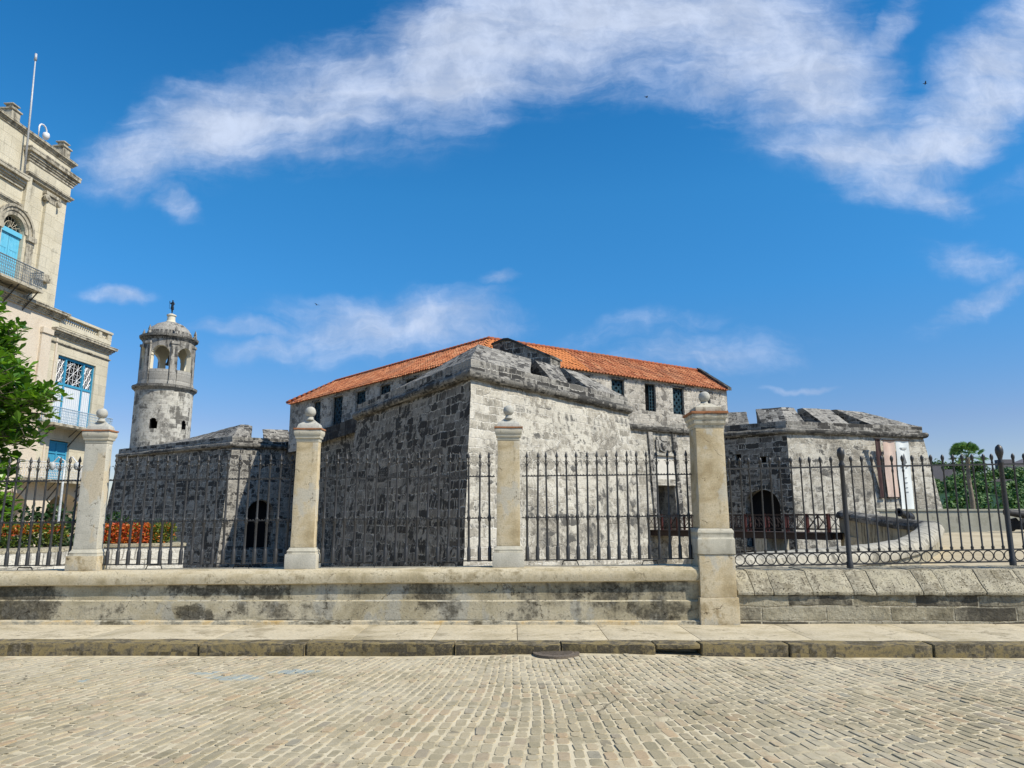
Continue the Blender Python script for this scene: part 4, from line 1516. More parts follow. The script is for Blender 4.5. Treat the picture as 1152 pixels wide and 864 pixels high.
# gable end and rear walls
mb = MB()
mb.poly([f3(ER, 7.8), f3(ER + nR * 2 * RO, 7.8), f3(ER + nR * 2 * RO, ZE), f3(rR1, RZ - .04), f3(ER, ZE)])
mb.poly([f3(ER + nR * 2 * RO, 7.8), f3(K + nR * 2 * RO, 7.8), f3(K + nR * 2 * RO, ZE), f3(ER + nR * 2 * RO, ZE)])
mb.poly([f3(EL, 7.8), f3(EL, ZE), f3(EL + nL * 2 * RO, ZE), f3(EL + nL * 2 * RO, 7.8)])
mb.poly([f3(EL + nL * 2 * RO, 7.8), f3(EL + nL * 2 * RO, ZE), f3(K + nL * 2 * RO, ZE), f3(K + nL * 2 * RO, 7.8)])
mb.build('gable_wall', M['fort_grey'], fort, fixn=False)
mb = MB()
a, b = ER - nR * .35 - dR * .25, rR1 - dR * .25
for (p, q, z0, z1) in ((a, b, ZE - .12, RZ),):
    c_, d_ = p + dR * .45, q + dR * .45
    mb.hexa([f3(p, z0), f3(c_, z0), f3(d_, z1), f3(q, z1), f3(p, z0 + .26), f3(c_, z0 + .26), f3(d_, z1 + .28), f3(q, z1 + .28)])
mb.build('verge', M['roll_dark'], fort, rough=(.5, .02))
# shadowed eave course below the tiles
mb = MB()
wR.block(mb, 0, wR.L, ZE - .10, ZE + .08, -.1, .16)
wLf.block(mb, 0, wLf.L, ZE - .10, ZE + .08, -.1, .16)
mb.build('eave_course', M['tile'], fort)
# small stretch of paler, more orange tiles near the corner
# dark masonry gable block on the corner of the barracks
gp = [(-1.32, 47.8), (2.5, 45.6)]
wg = Wall(gp[0], gp[1], 9.0, 14.0)
prof = [(.0, 9.5), (wg.L, 9.5), (wg.L, 11.98), (1.25, 13.5), (.9, 13.52), (.0, 13.3)]
mb = MB()
mb.loops([[wg.P(t, z, .0) for t, z in prof], [wg.P(t, z, -1.5) for t, z in prof]])
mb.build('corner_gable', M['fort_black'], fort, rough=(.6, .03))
mb = MB()
for (t0, z0), (t1, z1) in (((wg.L + .05, 11.96), (1.25, 13.52)), ((1.25, 13.52), (.9, 13.54)), ((.9, 13.54), (-.05, 13.3))):
    mb.hexa([wg.P(t0, z0, .09), wg.P(t0, z0, -1.6), wg.P(t1, z1, -1.6), wg.P(t1, z1, .09), wg.P(t0, z0 + .13, .09), wg.P(t0, z0 + .13, -1.6), wg.P(t1, z1 + .13, -1.6), wg.P(t1, z1 + .13, .09)])
mb.build('gable_coping', M['roll'], fort, rough=(.5, .03))

# banners hung on the right bastion
wc = WC[1]
GB = 'banners on the right bastion'


def banner(t0, t1, z0, z1, mat, label, out=.80):
    t0, t1 = t0 - .65, t1 - .65
    q = wc.p0.lerp(wc.p1, (t0 + t1) / 2 / wc.L) + wc.n * out
    c = Vector((q.x, q.y, z0))
    t = thing('wall_banner', label, 'banner', tuple(c), GB)
    wc2 = Wall(wc.p0, wc.p1, wc.zb, wc.zt, tuple(wc.p0), tuple(wc.p1), c)      # hangs plumb, clear of the sloping wall
    mb = MB()
    n = 10
    rings = []
    for i in range(n + 1):
        z = z0 + (z1 - z0) * i / n
        r = []
        for k in range(7):
            tt = t0 + (t1 - t0) * k / 6
            r.append(wc2.P(tt, z, out + .03 * math.sin(k * 1.3 + z * .8) + .02 * math.sin(z * 2.1)))
        r2 = [p + Vector((wc.n.x, wc.n.y, 0)) * -.02 for p in r]
        rings.append(r + r2[::-1])
    mb.loops(rings)
    mb.build('cloth', mat, t, smooth=True, auto=R(40))
    mb = MB()
    wc2.block(mb, t0 - .06, t1 + .06, z1 - .03, z1 + .05, out - .08, out + .08)
    mb.build('batten', M['bridge_wood'], t)
    mb = MB()
    wc2.block(mb, t0 - .06, t1 + .06, z0 - .05, z0 + .03, out - .08, out + .08)
    mb.build('batten', M['bridge_wood'], t)
    return t, wc2


banner(8.3, 8.75, 3.3, 8.0, M['shade_banner'], 'narrow dark maroon strip, mostly painted shade, on the pale right bastion')
banner(9.05, 10.15, 3.35, 7.92, M['pink_banner'], 'faded pink banner between the dark strip and the white banner')
t, w2 = banner(10.3, 11.55, 2.3, 7.95, M['white_banner'], 'white banner with a small grey spearhead emblem')
tc_ = 10.30
for pts_ in ([(0, 6.9), (.22, 6.1), (.10, 6.05), (0, 6.35), (-.10, 6.05), (-.22, 6.1)], [(-.07, 5.95), (.07, 5.95), (.03, 6.3), (-.03, 6.3)],
             [(-.3, 5.9), (-.12, 5.82), (-.1, 5.75), (-.33, 5.8)], [(.3, 5.9), (.12, 5.82), (.1, 5.75), (.33, 5.8)]):
    mb = MB()
    mb.loops([[w2.P(tc_ + x, z, .85) for x, z in pts_], [w2.P(tc_ + x, z, .865) for x, z in pts_]])
    mb.build('emblem', M['print_grey'], t, uv=False)
for z, w in ((7.3, .34), (7.2, .28), (4.9, .10), (4.5, .13), (4.1, .09), (3.75, .12)):
    mb = MB()
    w2.block(mb, tc_ - w, tc_ + w, z, z + .045, .85, .865)
    mb.build('print_line', M['print_grey'], t, uv=False)

# footbridge over the moat to the door
fd = Vector((11.05, 55.2))
bd = Vector((wr.n.x, wr.n.y)).normalized()
bs_ = Vector((-bd.y, bd.x))
M['bridge_red'] = flat('oxblood painted timber', (.055, .012, .010), .6, .3)
t = thing('footbridge', 'dark timber footbridge with cross braced railings and oxblood posts over the moat', 'bridge', (fd.x, fd.y, 0))
Mx = Matrix(((bd.x, bs_.x, 0, 0), (bd.y, bs_.y, 0, 0), (0, 0, 1, 0), (0, 0, 0, 1)))
BL = 14.6
mb = MB()
n = 58
for k in range(n):
    mb.box(k * BL / n + .01, (k + 1) * BL / n - .01, -1.25, 1.25, .80, .86, Mx)
mb.build('deck', M['bridge_wood'], t)
for s_ in (-1.05, 0, 1.05):
    mb = MB()
    mb.box(0, BL, s_ - .11, s_ + .11, .45, .797, Mx)
    mb.build('beam', M['bridge_wood'], t)
for s_ in (-1, 1):
    r = MB()
    y = s_ * 1.18
    r.box(0, BL, y - .04, y + .04, 1.86, 1.95, Mx)
    r.box(0, BL, y - .03, y + .03, 1.02, 1.08, Mx)
    nb = 10
    for k in range(nb):
        a, b = k * BL / nb + .06, (k + 1) * BL / nb - .06
        mid_ = (a + b) / 2
        for p, q in (((a, 1.08), (mid_, 1.86)), ((mid_, 1.08), (a, 1.86)), ((mid_, 1.08), (b, 1.86)), ((b, 1.08), (mid_, 1.86))):
            r.tube([Mx @ Vector((p[0], y, p[1])), Mx @ Vector((q[0], y, q[1]))], .022, 4)
        r.box(mid_ - .025, mid_ + .025, y - .025, y + .025, 1.08, 1.86, Mx)
    r.build('railing', M['bridge_wood'], t)
    for k in range(nb + 1):
        p = MB()
        x = min(max(k * BL / nb, .08), BL - .08)
        p.box(x - .06, x + .06, y - .06, y + .06, .80, 1.97, Mx)
        p.build('railing_post', M['bridge_red'], t)
for x in (5.2, 9.8):
    mb = MB()
    mb.box(x - .45, x + .45, -1.15, 1.15, -4.2, .445, Mx)
    mb.build('pier', M['concrete_pale'], t, rough=(.6, .03))

# rounded moat parapet on the right
near = [(3.9, 14.7, .86), (6.5, 16.9, .86), (8.9, 19.3, .86), (11.0, 21.6, .88), (13.1, 24.2, .93), (15.1, 27.0, 1.06), (16.9, 29.6, 1.24),
        (18.2, 31.6, 1.38), (18.95, 33.0, 1.46), (19.2, 34.2, 1.50), (19.15, 35.6, 1.56), (19.2, 38.0, 1.72), (19.6, 41.0, 1.9), (20.3, 44.3, 2.08)]
mw = thing('moat_parapet', 'pale rounded parapet wall curving round the end of the moat', 'parapet', (12, 25, 0))
cop = [(-.62, -.34), (-.66, -.16), (-.58, .0), (-.35, .10), (.05, .10), (.28, .0), (.36, -.16), (.32, -.34)]
path = [(x - 12, y - 25) for x, y, z in near]
def vsweep(mb, pts, prof):
    P = [Vector((p[0] - 12, p[1] - 25)) for p in pts]
    rings = []
    for i in range(len(P)):
        d0 = (P[i] - P[max(i - 1, 0)]).normalized() if i else None
        d1 = (P[i + 1] - P[i]).normalized() if i < len(P) - 1 else None
        m = ((d0 or d1) + (d1 or d0)).normalized()
        nn = Vector((m.y, -m.x))
        rings.append([(P[i].x + nn.x * o, P[i].y + nn.y * o, (pts[i][2] + h) if rel_ else h) for o, h, rel_ in prof])
    mb.loops(rings)
mb = MB()
vsweep(mb, near, [(-.5, -4.2, False), (-.5, -.345, True), (.2, -.345, True), (.24, -.6, False)])
mb.build('wall', M['moat_wall'], mw, rough=(.9, .03))
mb = MB()
# fine stretch: resample so that the joints of the coping show
fine_ = []
for a, b in zip(near, near[1:]):
    n = max(1, int((Vector(a) - Vector(b)).length / .62))
    for i in range(n):
        fine_.append(tuple(Vector(a).lerp(Vector(b), i / n)))
fine_.append(near[-1])
mbd = MB()
for a, b in zip(fine_, fine_[1:]):
    av, bv = Vector(a), Vector(b)
    g0 = av.lerp(bv, .004)
    g1 = av.lerp(bv, .996)
    j = random.uniform(-.012, .012)
    if b[1] < 32.5:
        continue
    vsweep(mbd, [tuple(g0 + Vector((0, 0, j))), tuple(g1 + Vector((0, 0, j)))], [(o, h, True) for o, h in cop])
vsweep(mb, [p for p in fine_ if p[1] < 32.9], [(o, h, True) for o, h in cop])
mbd.build('coping', M['roll'], mw, rough=(.4, .03, 2.5), smooth=True, auto=R(40))
mb.build('coping', M['concrete_pale'], mw, rough=(.4, .018, 2.5), smooth=True, auto=R(40))


# old cannons on the plaza
def cannon(x, y, z, rot, label):
    t = thing('old_cannon', label, 'cannon', (x, y, z), 'old cannons on the plaza')
    t.rotation_euler = (0, 0, rot)
    t.scale = (1.15, 1.15, 1.25)
    mb = MB()
    mb.lathe([(.02, -.32), (.09, -.30), (.06, -.22), (.10, -.18), (.27, -.12), (.28, .0), (.24, .03), (.23, .8), (.25, .82), (.25, .88), (.20, .90), (.17, 2.0), (.22, 2.05), (.23, 2.15), (.19, 2.2), (.09, 2.2), (.09, 1.9)], seg=16)
    b = mb.build('barrel', M['cannon'], t, smooth=True, auto=R(35), uv=False)
    b.rotation_euler = (0, R(83), 0)
    b.location = (-.9, 0, .72)
    for s_ in (-1, 1):
        mb = MB()
        pr = [(-.95, .1), (.75, .1), (.75, .62), (.35, .70), (.2, .55), (-.2, .52), (-.3, .40), (-.6, .38), (-.7, .28), (-.95, .26)]
        mb.loops([[(px, s_ * .30, pz) for px, pz in pr], [(px, s_ * .40, pz) for px, pz in pr]])
        mb.build('carriage_cheek', M['cannon'], t, uv=False)
        for px in (-.6, .5):
            mb = MB()
            mb.lathe([(.24, -.05), (.26, -.03), (.26, .03), (.24, .05), (.08, .06), (.08, .09)], seg=16)
            w = mb.build('wheel', M['cannon'], t, smooth=True, auto=R(40), uv=False)
            w.rotation_euler = (R(90) * s_, 0, 0)
            w.location = (px, s_ * .5, .26)
    return t


cannon(26.6, 49.5, .86, R(228), 'black iron cannon on a low carriage standing alone on the sand')
cannon(33.0, 47.0, .86, R(190), 'black iron cannon at the right edge beside the sea wall')

# ------------------------------------------------------------------ bell tower
TX, TY, TR = -40.15, 82.0, 3.24
bt = thing('bell_tower', 'round stone bell tower with domed belfry and bronze figure, behind the left bastion', 'tower', (TX, TY, 8.4))


def ringwall(r, ri, z0, z1, opens, seg, name, mat, par, matin=None):
    """cylindrical wall with arched openings: opens = (angle centre, half angle, z0, zspring, ztop)"""
    mb = MB()
    N = seg
    def pt(a, z, rr):
        return (rr * math.cos(a), rr * math.sin(a), z)
    rows = 64
    zs = [z0 + (z1 - z0) * i / rows for i in range(rows + 1)]
    def isopen(a, z):
        for (ac, ha, oz0, zs_, zt) in opens:
            da = (a - ac + math.pi) % (2 * math.pi) - math.pi
            if abs(da) < ha and oz0 < z:
                lim = zs_ + (zt - zs_) * math.sqrt(max(0, 1 - (da / ha) ** 2))
                if z < lim:
                    return True
        return False
    cell = [[isopen(2 * math.pi * (k + .5) / N, (zs[j] + zs[j + 1]) / 2) for k in range(N)] for j in range(rows)]
    for j in range(rows):
        for k in range(N):
            if cell[j][k]:
                continue
            a0, a1 = 2 * math.pi * k / N, 2 * math.pi * (k + 1) / N
            mb.cur = 0
            mb.poly([pt(a0, zs[j], r), pt(a1, zs[j], r), pt(a1, zs[j + 1], r), pt(a0, zs[j + 1], r)])
            mb.cur = 1
            mb.poly([pt(a1, zs[j], ri), pt(a0, zs[j], ri), pt(a0, zs[j + 1], ri), pt(a1, zs[j + 1], ri)])
            if cell[j][(k + 1) % N]:
                mb.poly([pt(a1, zs[j], r), pt(a1, zs[j], ri), pt(a1, zs[j + 1], ri), pt(a1, zs[j + 1], r)])
            if cell[j][(k - 1) % N]:
                mb.poly([pt(a0, zs[j], ri), pt(a0, zs[j], r), pt(a0, zs[j + 1], r), pt(a0, zs[j + 1], ri)])
            if j + 1 < rows and cell[j + 1][k]:
                mb.poly([pt(a0, zs[j + 1], r), pt(a1, zs[j + 1], r), pt(a1, zs[j + 1], ri), pt(a0, zs[j + 1], ri)])
            if j > 0 and cell[j - 1][k]:
                mb.poly([pt(a0, zs[j], ri), pt(a1, zs[j], ri), pt(a1, zs[j], r), pt(a0, zs[j], r)])
    me_o = mb.build(name, [mat, matin or mat], par, fixn=False)
    # wrap uv round the drum
    ul = me_o.data.uv_layers[0]
    for p in me_o.data.polygons:
        for li in p.loop_indices:
            c = me_o.data.vertices[me_o.data.loops[li].vertex_index].co
            a = math.atan2(c.y, c.x)
            if p.center.y > 0 and False:
                pass
            ul.data[li].uv = (a % (2 * math.pi) * r, c.z)
        us = [ul.data[li].uv[0] for li in p.loop_indices]
        if max(us) - min(us) > r * 3:
            for li in p.loop_indices:
                if ul.data[li].uv[0] < r * 3:
                    ul.data[li].uv[0] += 2 * math.pi * r
    return me_o


toward = math.atan2(-TY, -TX)          # direction from tower to the street
z_ = lambda z: z - 8.4
bt.scale = (.945, .945, 1.0)
ringwall(TR, TR - .5, z_(8.4), z_(15.9), [(toward - .30, .13, z_(11.5), z_(12.2), z_(12.6)), (toward + .82, .10, z_(11.6), z_(12.2), z_(12.6))], 144, 'shaft', M['tower_pale'], bt, M['dark'])
opens = [(toward - .34 + k * math.pi / 2 * .8 - 0, .40, z_(18.1), z_(19.85), z_(21.0)) for k in (-2, -1, 0, 1, 2, 3)]
opens = [(toward - .30 + k * (2 * math.pi / 6), .385, z_(18.15), z_(19.85), z_(21.0)) for k in range(6)]
ringwall(2.92, 2.35, z_(16.2), z_(22.2), opens, 180, 'belfry_drum', M['tower_grey'], bt, M['cream'])


def lathe_part(name, prof, mat, par=bt, seg=48, rough=(.35, .03, 2.0), cap=False):
    mb = MB()
    mb.lathe(prof, seg=seg, cap=cap)
    return mb.build(name, mat, par, smooth=True, auto=R(40), rough=rough)


lathe_part('lower_cornice', [(2.6, z_(15.85)), (3.3, z_(15.88)), (3.42, z_(16.05)), (3.62, z_(16.2)), (3.66, z_(16.42)), (3.45, z_(16.5)), (2.6, z_(16.56))], M['roll'])
lathe_part('upper_cornice', [(2.3, z_(21.75)), (2.98, z_(21.78)), (3.06, z_(21.95)), (3.3, z_(22.1)), (3.36, z_(22.32)), (3.1, z_(22.42)), (2.3, z_(22.6))], M['roll'])
lathe_part('dome', [(2.62, z_(22.36)), (2.62, z_(22.5)), (2.5, z_(22.95)), (2.15, z_(23.5)), (1.6, z_(23.95)), (.95, z_(24.22)), (.45, z_(24.32)), (.02, z_(24.35))], M['tower_grey'])
lathe_part('finial_pedestal', [(.62, z_(24.2)), (.60, z_(24.42)), (.48, z_(24.5)), (.45, z_(25.05)), (.56, z_(25.12)), (.56, z_(25.25)), (.2, z_(25.4)), (.02, z_(25.42))], M['cream'], rough=None)
for k in range(6):
    a = toward + .225 + k * math.pi / 3
    mb = MB()
    Mr = Matrix.Rotation(a, 4, 'Z')
    mb.box(2.86, 3.10, -.40, .40, z_(16.56), z_(21.2), Mr)
    mb.box(2.86, 3.20, -.48, .48, z_(21.205), z_(21.5), Mr)
    mb.box(2.86, 3.18, -.46, .46, z_(16.565), z_(16.9), Mr)
    mb.build('pilaster', M['tower_grey'], bt, rough=(.4, .02, 2))
    p = MB()
    a2 = toward + .225 + k * math.pi / 3
    p.lathe([(.24, 0), (.22, .25), (.14, .3), (.2, .45), (.12, .7), (.04, .95), (.01, 1.0)], (3.0 * math.cos(a2), 3.0 * math.sin(a2), z_(22.42)), 10)
    p.build('pinnacle', M['tower_grey'], bt, smooth=True, auto=R(50))
    # low breast wall in each opening
for k in range(6):
    a = toward - .30 + k * math.pi / 3
    mb = MB()
    pts_ = []
    for i in range(9):
        b = a - .36 + .72 * i / 8
        pts_.append((b, 2.98))
    rings = []
    for b, r in pts_:
        rings.append([(r * math.cos(b), r * math.sin(b), z_(16.565)), ((r + .06) * math.cos(b), (r + .06) * math.sin(b), z_(18.0)), ((r + .06) * math.cos(b), (r + .06) * math.sin(b), z_(18.25)), ((r - .5) * math.cos(b), (r - .5) * math.sin(b), z_(18.25)), ((r - .5) * math.cos(b), (r - .5) * math.sin(b), z_(16.565))])
    mb.loops(rings)
    mb.build('breast_wall', M['tower_grey'], bt, rough=(.4, .02, 2))
mb = MB()
mb.lathe([(.62, z_(19.0)), (.60, z_(19.05)), (.45, z_(19.3)), (.36, z_(19.8)), (.30, z_(20.1)), (.15, z_(20.2)), (.02, z_(20.25))], (.9, -1.0, 0), 20)
mb.tube([(.9, -1.0, z_(20.2)), (.9, -1.0, z_(21.9))], .05, 6)
mb.build('bell', M['bell'], bt, smooth=True, uv=False)
mb = MB()
mb.lathe([(2.4, z_(16.3)), (2.4, z_(16.62))], seg=32)
mb.build('belfry_floor', M['cream'], bt)

# bronze vane figure: one skinned body
def skinned(name, joints, edges_, radii, mat, parent, loc, sub=2):
    me = bpy.data.meshes.new(name)
    me.from_pydata(joints, edges_, [])
    o = bpy.data.objects.new(name, me)
    COL.objects.link(o)
    me.materials.append(mat)
    md = o.modifiers.new('skin', 'SKIN')
    for i, r in enumerate(radii):
        sv_ = me.skin_vertices[0].data[i]
        sv_.radius = (r, r)
        sv_.use_root = (i == 0)
    ss = o.modifiers.new('sub', 'SUBSURF')
    ss.levels = ss.render_levels = sub
    dg = bpy.context.evaluated_depsgraph_get()
    me2 = bpy.data.meshes.new_from_object(o.evaluated_get(dg))
    o.modifiers.clear()
    o.data = me2
    me2.shade_smooth()
    me2.name = name
    o.parent = parent
    o.location = loc
    return o


J = [(0, 0, .86), (0, 0, 1.08), (0.0, 0, 1.30), (0, 0, 1.42), (.02, -.01, 1.54), (.02, -.01, 1.64),
     (.09, 0, .82), (.10, -.03, .45), (.07, 0, .08), (.09, -.10, .04), (-.09, 0, .82), (-.04, -.02, .46), (.0, .02, .10), (.02, -.08, .05),
     (.18, 0, 1.33), (.30, .02, 1.10), (.16, -.08, .95), (-.18, 0, 1.33), (-.30, 0, 1.15), (-.38, -.04, 1.38), (-.40, -.04, 1.46), (.12, -.10, .93)]
Ed = [(0, 1), (1, 2), (2, 3), (3, 4), (4, 5), (0, 6), (6, 7), (7, 8), (8, 9), (0, 10), (10, 11), (11, 12), (12, 13), (2, 14), (14, 15), (15, 16), (16, 21), (2, 17), (17, 18), (18, 19), (19, 20)]
Ra = [.15, .125, .14, .06, .10, .085, .11, .075, .045, .035, .11, .075, .045, .035, .065, .05, .035, .065, .05, .04, .035, .03]
fig = skinned('vane_figure', J, Ed, Ra, M['bronze'], bt, (0, 0, z_(25.45)))
fig.rotation_euler = (0, 0, R(-20))
mb = MB()
mb.tube([(-.40, -.05, .55), (-.47, -.05, 1.6)], .018, 6)
mb.tube([(-.45, -.05, 1.5), (-.36, -.05, 1.5)], .018, 6)
mb.lathe([(.16, -.10), (.12, -.04), (.06, .03)], (.03, 0, 0), 10)
mb.build('staff', M['bronze'], fig, uv=False)
mb = MB()
for i in range(2):
    pts_ = [(-.16, .84), (.16, .84), (.22, .5), (.15, .42), (-.14, .5), (-.2, .6)]
    mb.loops([[(x, -.10, z) for x, z in pts_], [(x * .9, .12, z) for x, z in pts_]])
    break
mb.build('skirt', M['bronze'], fig, bevel=.03, uv=False)

# ------------------------------------------------------------------ palace on the left
PO = Vector((-25.8, 45.0, 0))
ps = Vector((-.0788, -.9969, 0))
pn = Vector((.9969, -.0788, 0))
PM = Matrix(((ps.x, pn.x, 0, 0), (ps.y, pn.y, 0, 0), (0, 0, 1, 0), (0, 0, 0, 1)))
pal = thing('palace', 'cream palace with a tall balconied tower and turquoise windows at the left edge', 'palace', tuple(PO))
pw = lambda s_, o, z: PM @ Vector((s_, o, z))


def pwall(s0, s1, z0, z1, o=0.0):
    a = PO + pw(s1, o, 0)
    b = PO + pw(s0, o, 0)
    w = Wall((a.x, a.y), (b.x, b.y), z0, z1, org=PO)
    w.S1 = s1
    return w


def cornice(name, s0, s1, z0, z1, pr, mat, par=pal, o=0.0, ends=True):
    mb = MB()
    h = z1 - z0
    lay = [(0, .22, .25), (.22, .38, .42), (.38, .62, .62), (.62, .88, .95), (.88, 1.0, 1.0)]
    for a, b, p in lay:
        e = pr * p if ends else 0
        mb.box(s0 - e, s1 + (e if ends == 2 else 0), o - .3, o + pr * p, z0 + h * a + (.002 if a else 0), z0 + h * b, PM)
    return mb.build(name, mat, par, rough=(.5, .014, 2.5))


# walls: wing with its openings
S_END = 30.0
ww = pwall(0, 5.3, 3.5, 12.9)
tt = lambda s_: ww.S1 - s_
win = (tt(4.5), tt(1.15), 7.0, 11.0)
dor = (tt(4.4), tt(2.7), 3.7, 6.1)
ww.mesh([win, dor], .35).build('wing_wall', M['palace'], pal, fixn=False)
ww.back(win, .33).build('window_void', M['dark'], pal, uv=False, fixn=False)
ww.back(dor, .33).build('door_void', M['dark'], pal, uv=False, fixn=False)
wt_ = pwall(5.3, 16, 13.4, 22.25)
dt = lambda s_: wt_.S1 - s_
adoor = (dt(9.65), dt(8.15), 14.0, 17.58, 1.0)
wt_.mesh([adoor], .4).build('tower_wall', M['palace'], pal, fixn=False)
wt_.back(adoor, .38).build('door_void', M['dark'], pal, uv=False, fixn=False)
wm = pwall(5.3, S_END, 3.5, 13.4)
mo = [(wm.S1 - 9.8, wm.S1 - 8.0, 7.0, 10.9), (wm.S1 - 9.8, wm.S1 - 8.0, 3.7, 6.1), (wm.S1 - 14.8, wm.S1 - 13.0, 7.0, 10.9), (wm.S1 - 19.8, wm.S1 - 18.0, 7.0, 10.9)]
wm.mesh(mo, .35).build('main_wall', M['palace_low'], pal, fixn=False)
for o_ in mo:
    wm.back(o_, .33).build('window_void', M['door_blue'], pal, fixn=False)
wg_ = pwall(0, S_END, 0, 3.5)
ar = [(S_END - (1.2 + 4.2 * k) - 2.9, S_END - (1.2 + 4.2 * k), 0, 3.1, .8) for k in range(6)]
wg_.mesh(ar, .9).build('arcade_wall', M['palace_low'], pal, fixn=False)
for o_ in ar:
    wg_.back(o_, 2.5, .6).build('arcade_void', M['dark'], pal, uv=False, fixn=False)
# end walls, backs and roofs
mb = MB()
mb.poly([pw(0, 0, 0), pw(0, -12, 0), pw(0, -12, 12.9), pw(0, 0, 12.9)])
mb.poly([pw(0, 0, 12.6), pw(0, -12, 12.6), pw(5.3, -12, 12.6), pw(5.3, 0, 12.6)])
mb.poly([pw(5.3, 0, 12.6), pw(5.3, -7, 12.6), pw(5.3, -7, 22.25), pw(5.3, 0, 22.25)])
mb.poly([pw(5.3, -7, 12.6), pw(16, -7, 12.6), pw(16, -7, 22.25), pw(5.3, -7, 22.25)])
mb.poly([pw(16, 0, 12.6), pw(16, -7, 12.6), pw(16, -7, 22.25), pw(16, 0, 22.25)])
mb.poly([pw(5.3, 0, 21.9), pw(5.3, -7, 21.9), pw(16, -7, 21.9), pw(16, 0, 21.9)])
mb.poly([pw(5.3, 0, 13.3), pw(5.3, -12, 13.3), pw(S_END, -12, 13.3), pw(S_END, 0, 13.3)])
mb.poly([pw(S_END, 0, 0), pw(S_END, -12, 0), pw(S_END, -12, 13.4), pw(S_END, 0, 13.4)])
mb.poly([pw(0, -12, 0), pw(S_END, -12, 0), pw(S_END, -12, 12.6), pw(0, -12, 12.6)])
mb.build('rear_walls', M['palace'], pal, fixn=False)
# tower right bay standing proud, pilaster, entablature, cornices, parapet
mb = MB()
mb.box(5.28, 8.62, -.3, .16, 20.2, 20.9, PM)
mb.box(8.3, 8.62, .0, .20, 18.0, 20.2, PM)
mb.build('entablature', M['palace'], pal, rough=(.5, .012))
cornice('tower_cornice', 5.26, 8.62, 20.90, 21.62, .36, M['palace_trim'], o=.12, ends=2)
cornice('tower_cornice', 8.75, 16.2, 19.15, 19.85, .45, M['palace_trim'], ends=False)
cornice('architrave', 5.27, 8.7, 20.0, 20.25, .16, M['palace_trim'], o=.16)
cornice('architrave', 8.7, 16.1, 18.05, 18.3, .15, M['palace_trim'], ends=False)
cornice('parapet_cornice', 5.22, 16.1, 22.2, 22.52, .22, M['palace_trim'])
mb = MB()
mb.box(6.28, 7.06, .0, .17, 15.15, 19.25, PM)
mb.build('pilaster', M['palace'], pal, rough=(.6, .01))
mb = MB()
mb.box(6.15, 7.19, .0, .26, 14.7, 14.95, PM)
mb.box(6.22, 7.12, .0, .22, 14.952, 15.148, PM)
mb.build('pilaster_base', M['palace_trim'], pal, rough=(.4, .01))
mb = MB()
for s_ in (6.2, 7.14):
    mb.lathe([(.02, -.14), (.17, -.13), (.19, .0), (.17, .13), (.02, .14)], (0, 0, 0), 12)
    n0 = len(mb.v) - 60
    for i in range(n0, len(mb.v)):
        v = Vector(mb.v[i])
        mb.v[i] = tuple(pw(s_ + v.x, .20 + v.z * .8, 19.42 + v.y))
mb.box(6.1, 7.24, .0, .27, 19.62, 19.80, PM)
mb.box(6.26, 7.08, .0, .2, 19.252, 19.618, PM)
mb.build('pilaster_capital', M['palace_trim'], pal)
for s_ in (6.0, 9.95, 15.5):
    mb = MB()
    z0 = 22.525
    mb.box(s_ - .30, s_ + .30, -.42, .18, z0, z0 + .48, PM)
    mb.box(s_ - .37, s_ + .37, -.49, .25, z0 + .482, z0 + .57, PM)
    mb.box(s_ - .19, s_ + .19, -.31, .07, z0 + .572, z0 + .80, PM)
    mb.box(s_ - .27, s_ + .27, -.39, .15, z0 + .802, z0 + .87, PM)
    mb.box(s_ - .12, s_ + .12, -.24, .0, z0 + .872, z0 + .95, PM)
    mb.build('parapet_pedestal', M['palace_trim'], pal, bevel=.02, rough=(.3, .015))
# moulded arch round the tower door
mb = MB()
zc = 17.58 - .75
for (r0, r1, o) in ((.75, .98, .05), (.98, 1.18, .10), (1.18, 1.32, .17)):
    for k in range(18):
        a0, a1 = math.pi * k / 18, math.pi * (k + 1) / 18
        q = [(r0, a0), (r1, a0), (r1, a1), (r0, a1)]
        mb.hexa([pw(8.9 - r * math.cos(a), -.05, zc + r * math.sin(a)) for r, a in q] + [pw(8.9 - r * math.cos(a), o, zc + r * math.sin(a)) for r, a in q])
mb.build('arch_moulding', M['palace_trim'], pal)
mb = MB()
for s_ in (7.72, 10.08):
    mb.box(s_ - .30, s_ + .30, -.02, .20, zc - .30, zc - .02, PM)
    mb.box(s_ - .24, s_ + .24, -.02, .08, 14.0, zc - .302, PM)
mb.build('arch_impost', M['palace_trim'], pal)
# turquoise door: two leaves, transom, fanlight
d_ = MB()
for s0, s1 in ((8.17, 8.885), (8.915, 9.63)):
    d_.box(s0, s1, -.26, -.20, 14.0, 16.55, PM)
    for k in range(3):
        d_.box(s0 + .10, s1 - .10, -.20, -.185, 14.12 + k * .8, 14.78 + k * .8, PM)
    for k in range(1, 4):
        d_.box(s0 + k * .18 - .008, s0 + k * .18 + .008, -.184, -.178, 14.0, 16.55, PM)
door = d_.build('door', M['door_blue'], pal)
mb = MB()
mb.box(8.15, 9.65, -.28, -.10, 16.55, 16.80, PM)
mb.build('transom', M['door_blue'], door)
mb = MB()
for k in range(1, 8):
    a = math.pi * k / 8
    mb.tube([pw(8.9 + .12 * math.cos(a), -.2, 16.83 + .12 * math.sin(a)), pw(8.9 + .72 * math.cos(a), -.2, 16.83 + .72 * math.sin(a))], .018, 4)
for r in (.14, .42, .70):
    mb.tube([pw(8.9 + r * math.cos(math.pi * k / 16), -.2, 16.83 + r * math.sin(math.pi * k / 16)) for k in range(17)], .02, 4)
mb.build('fanlight_tracery', M['palace_trim'], door, uv=False)


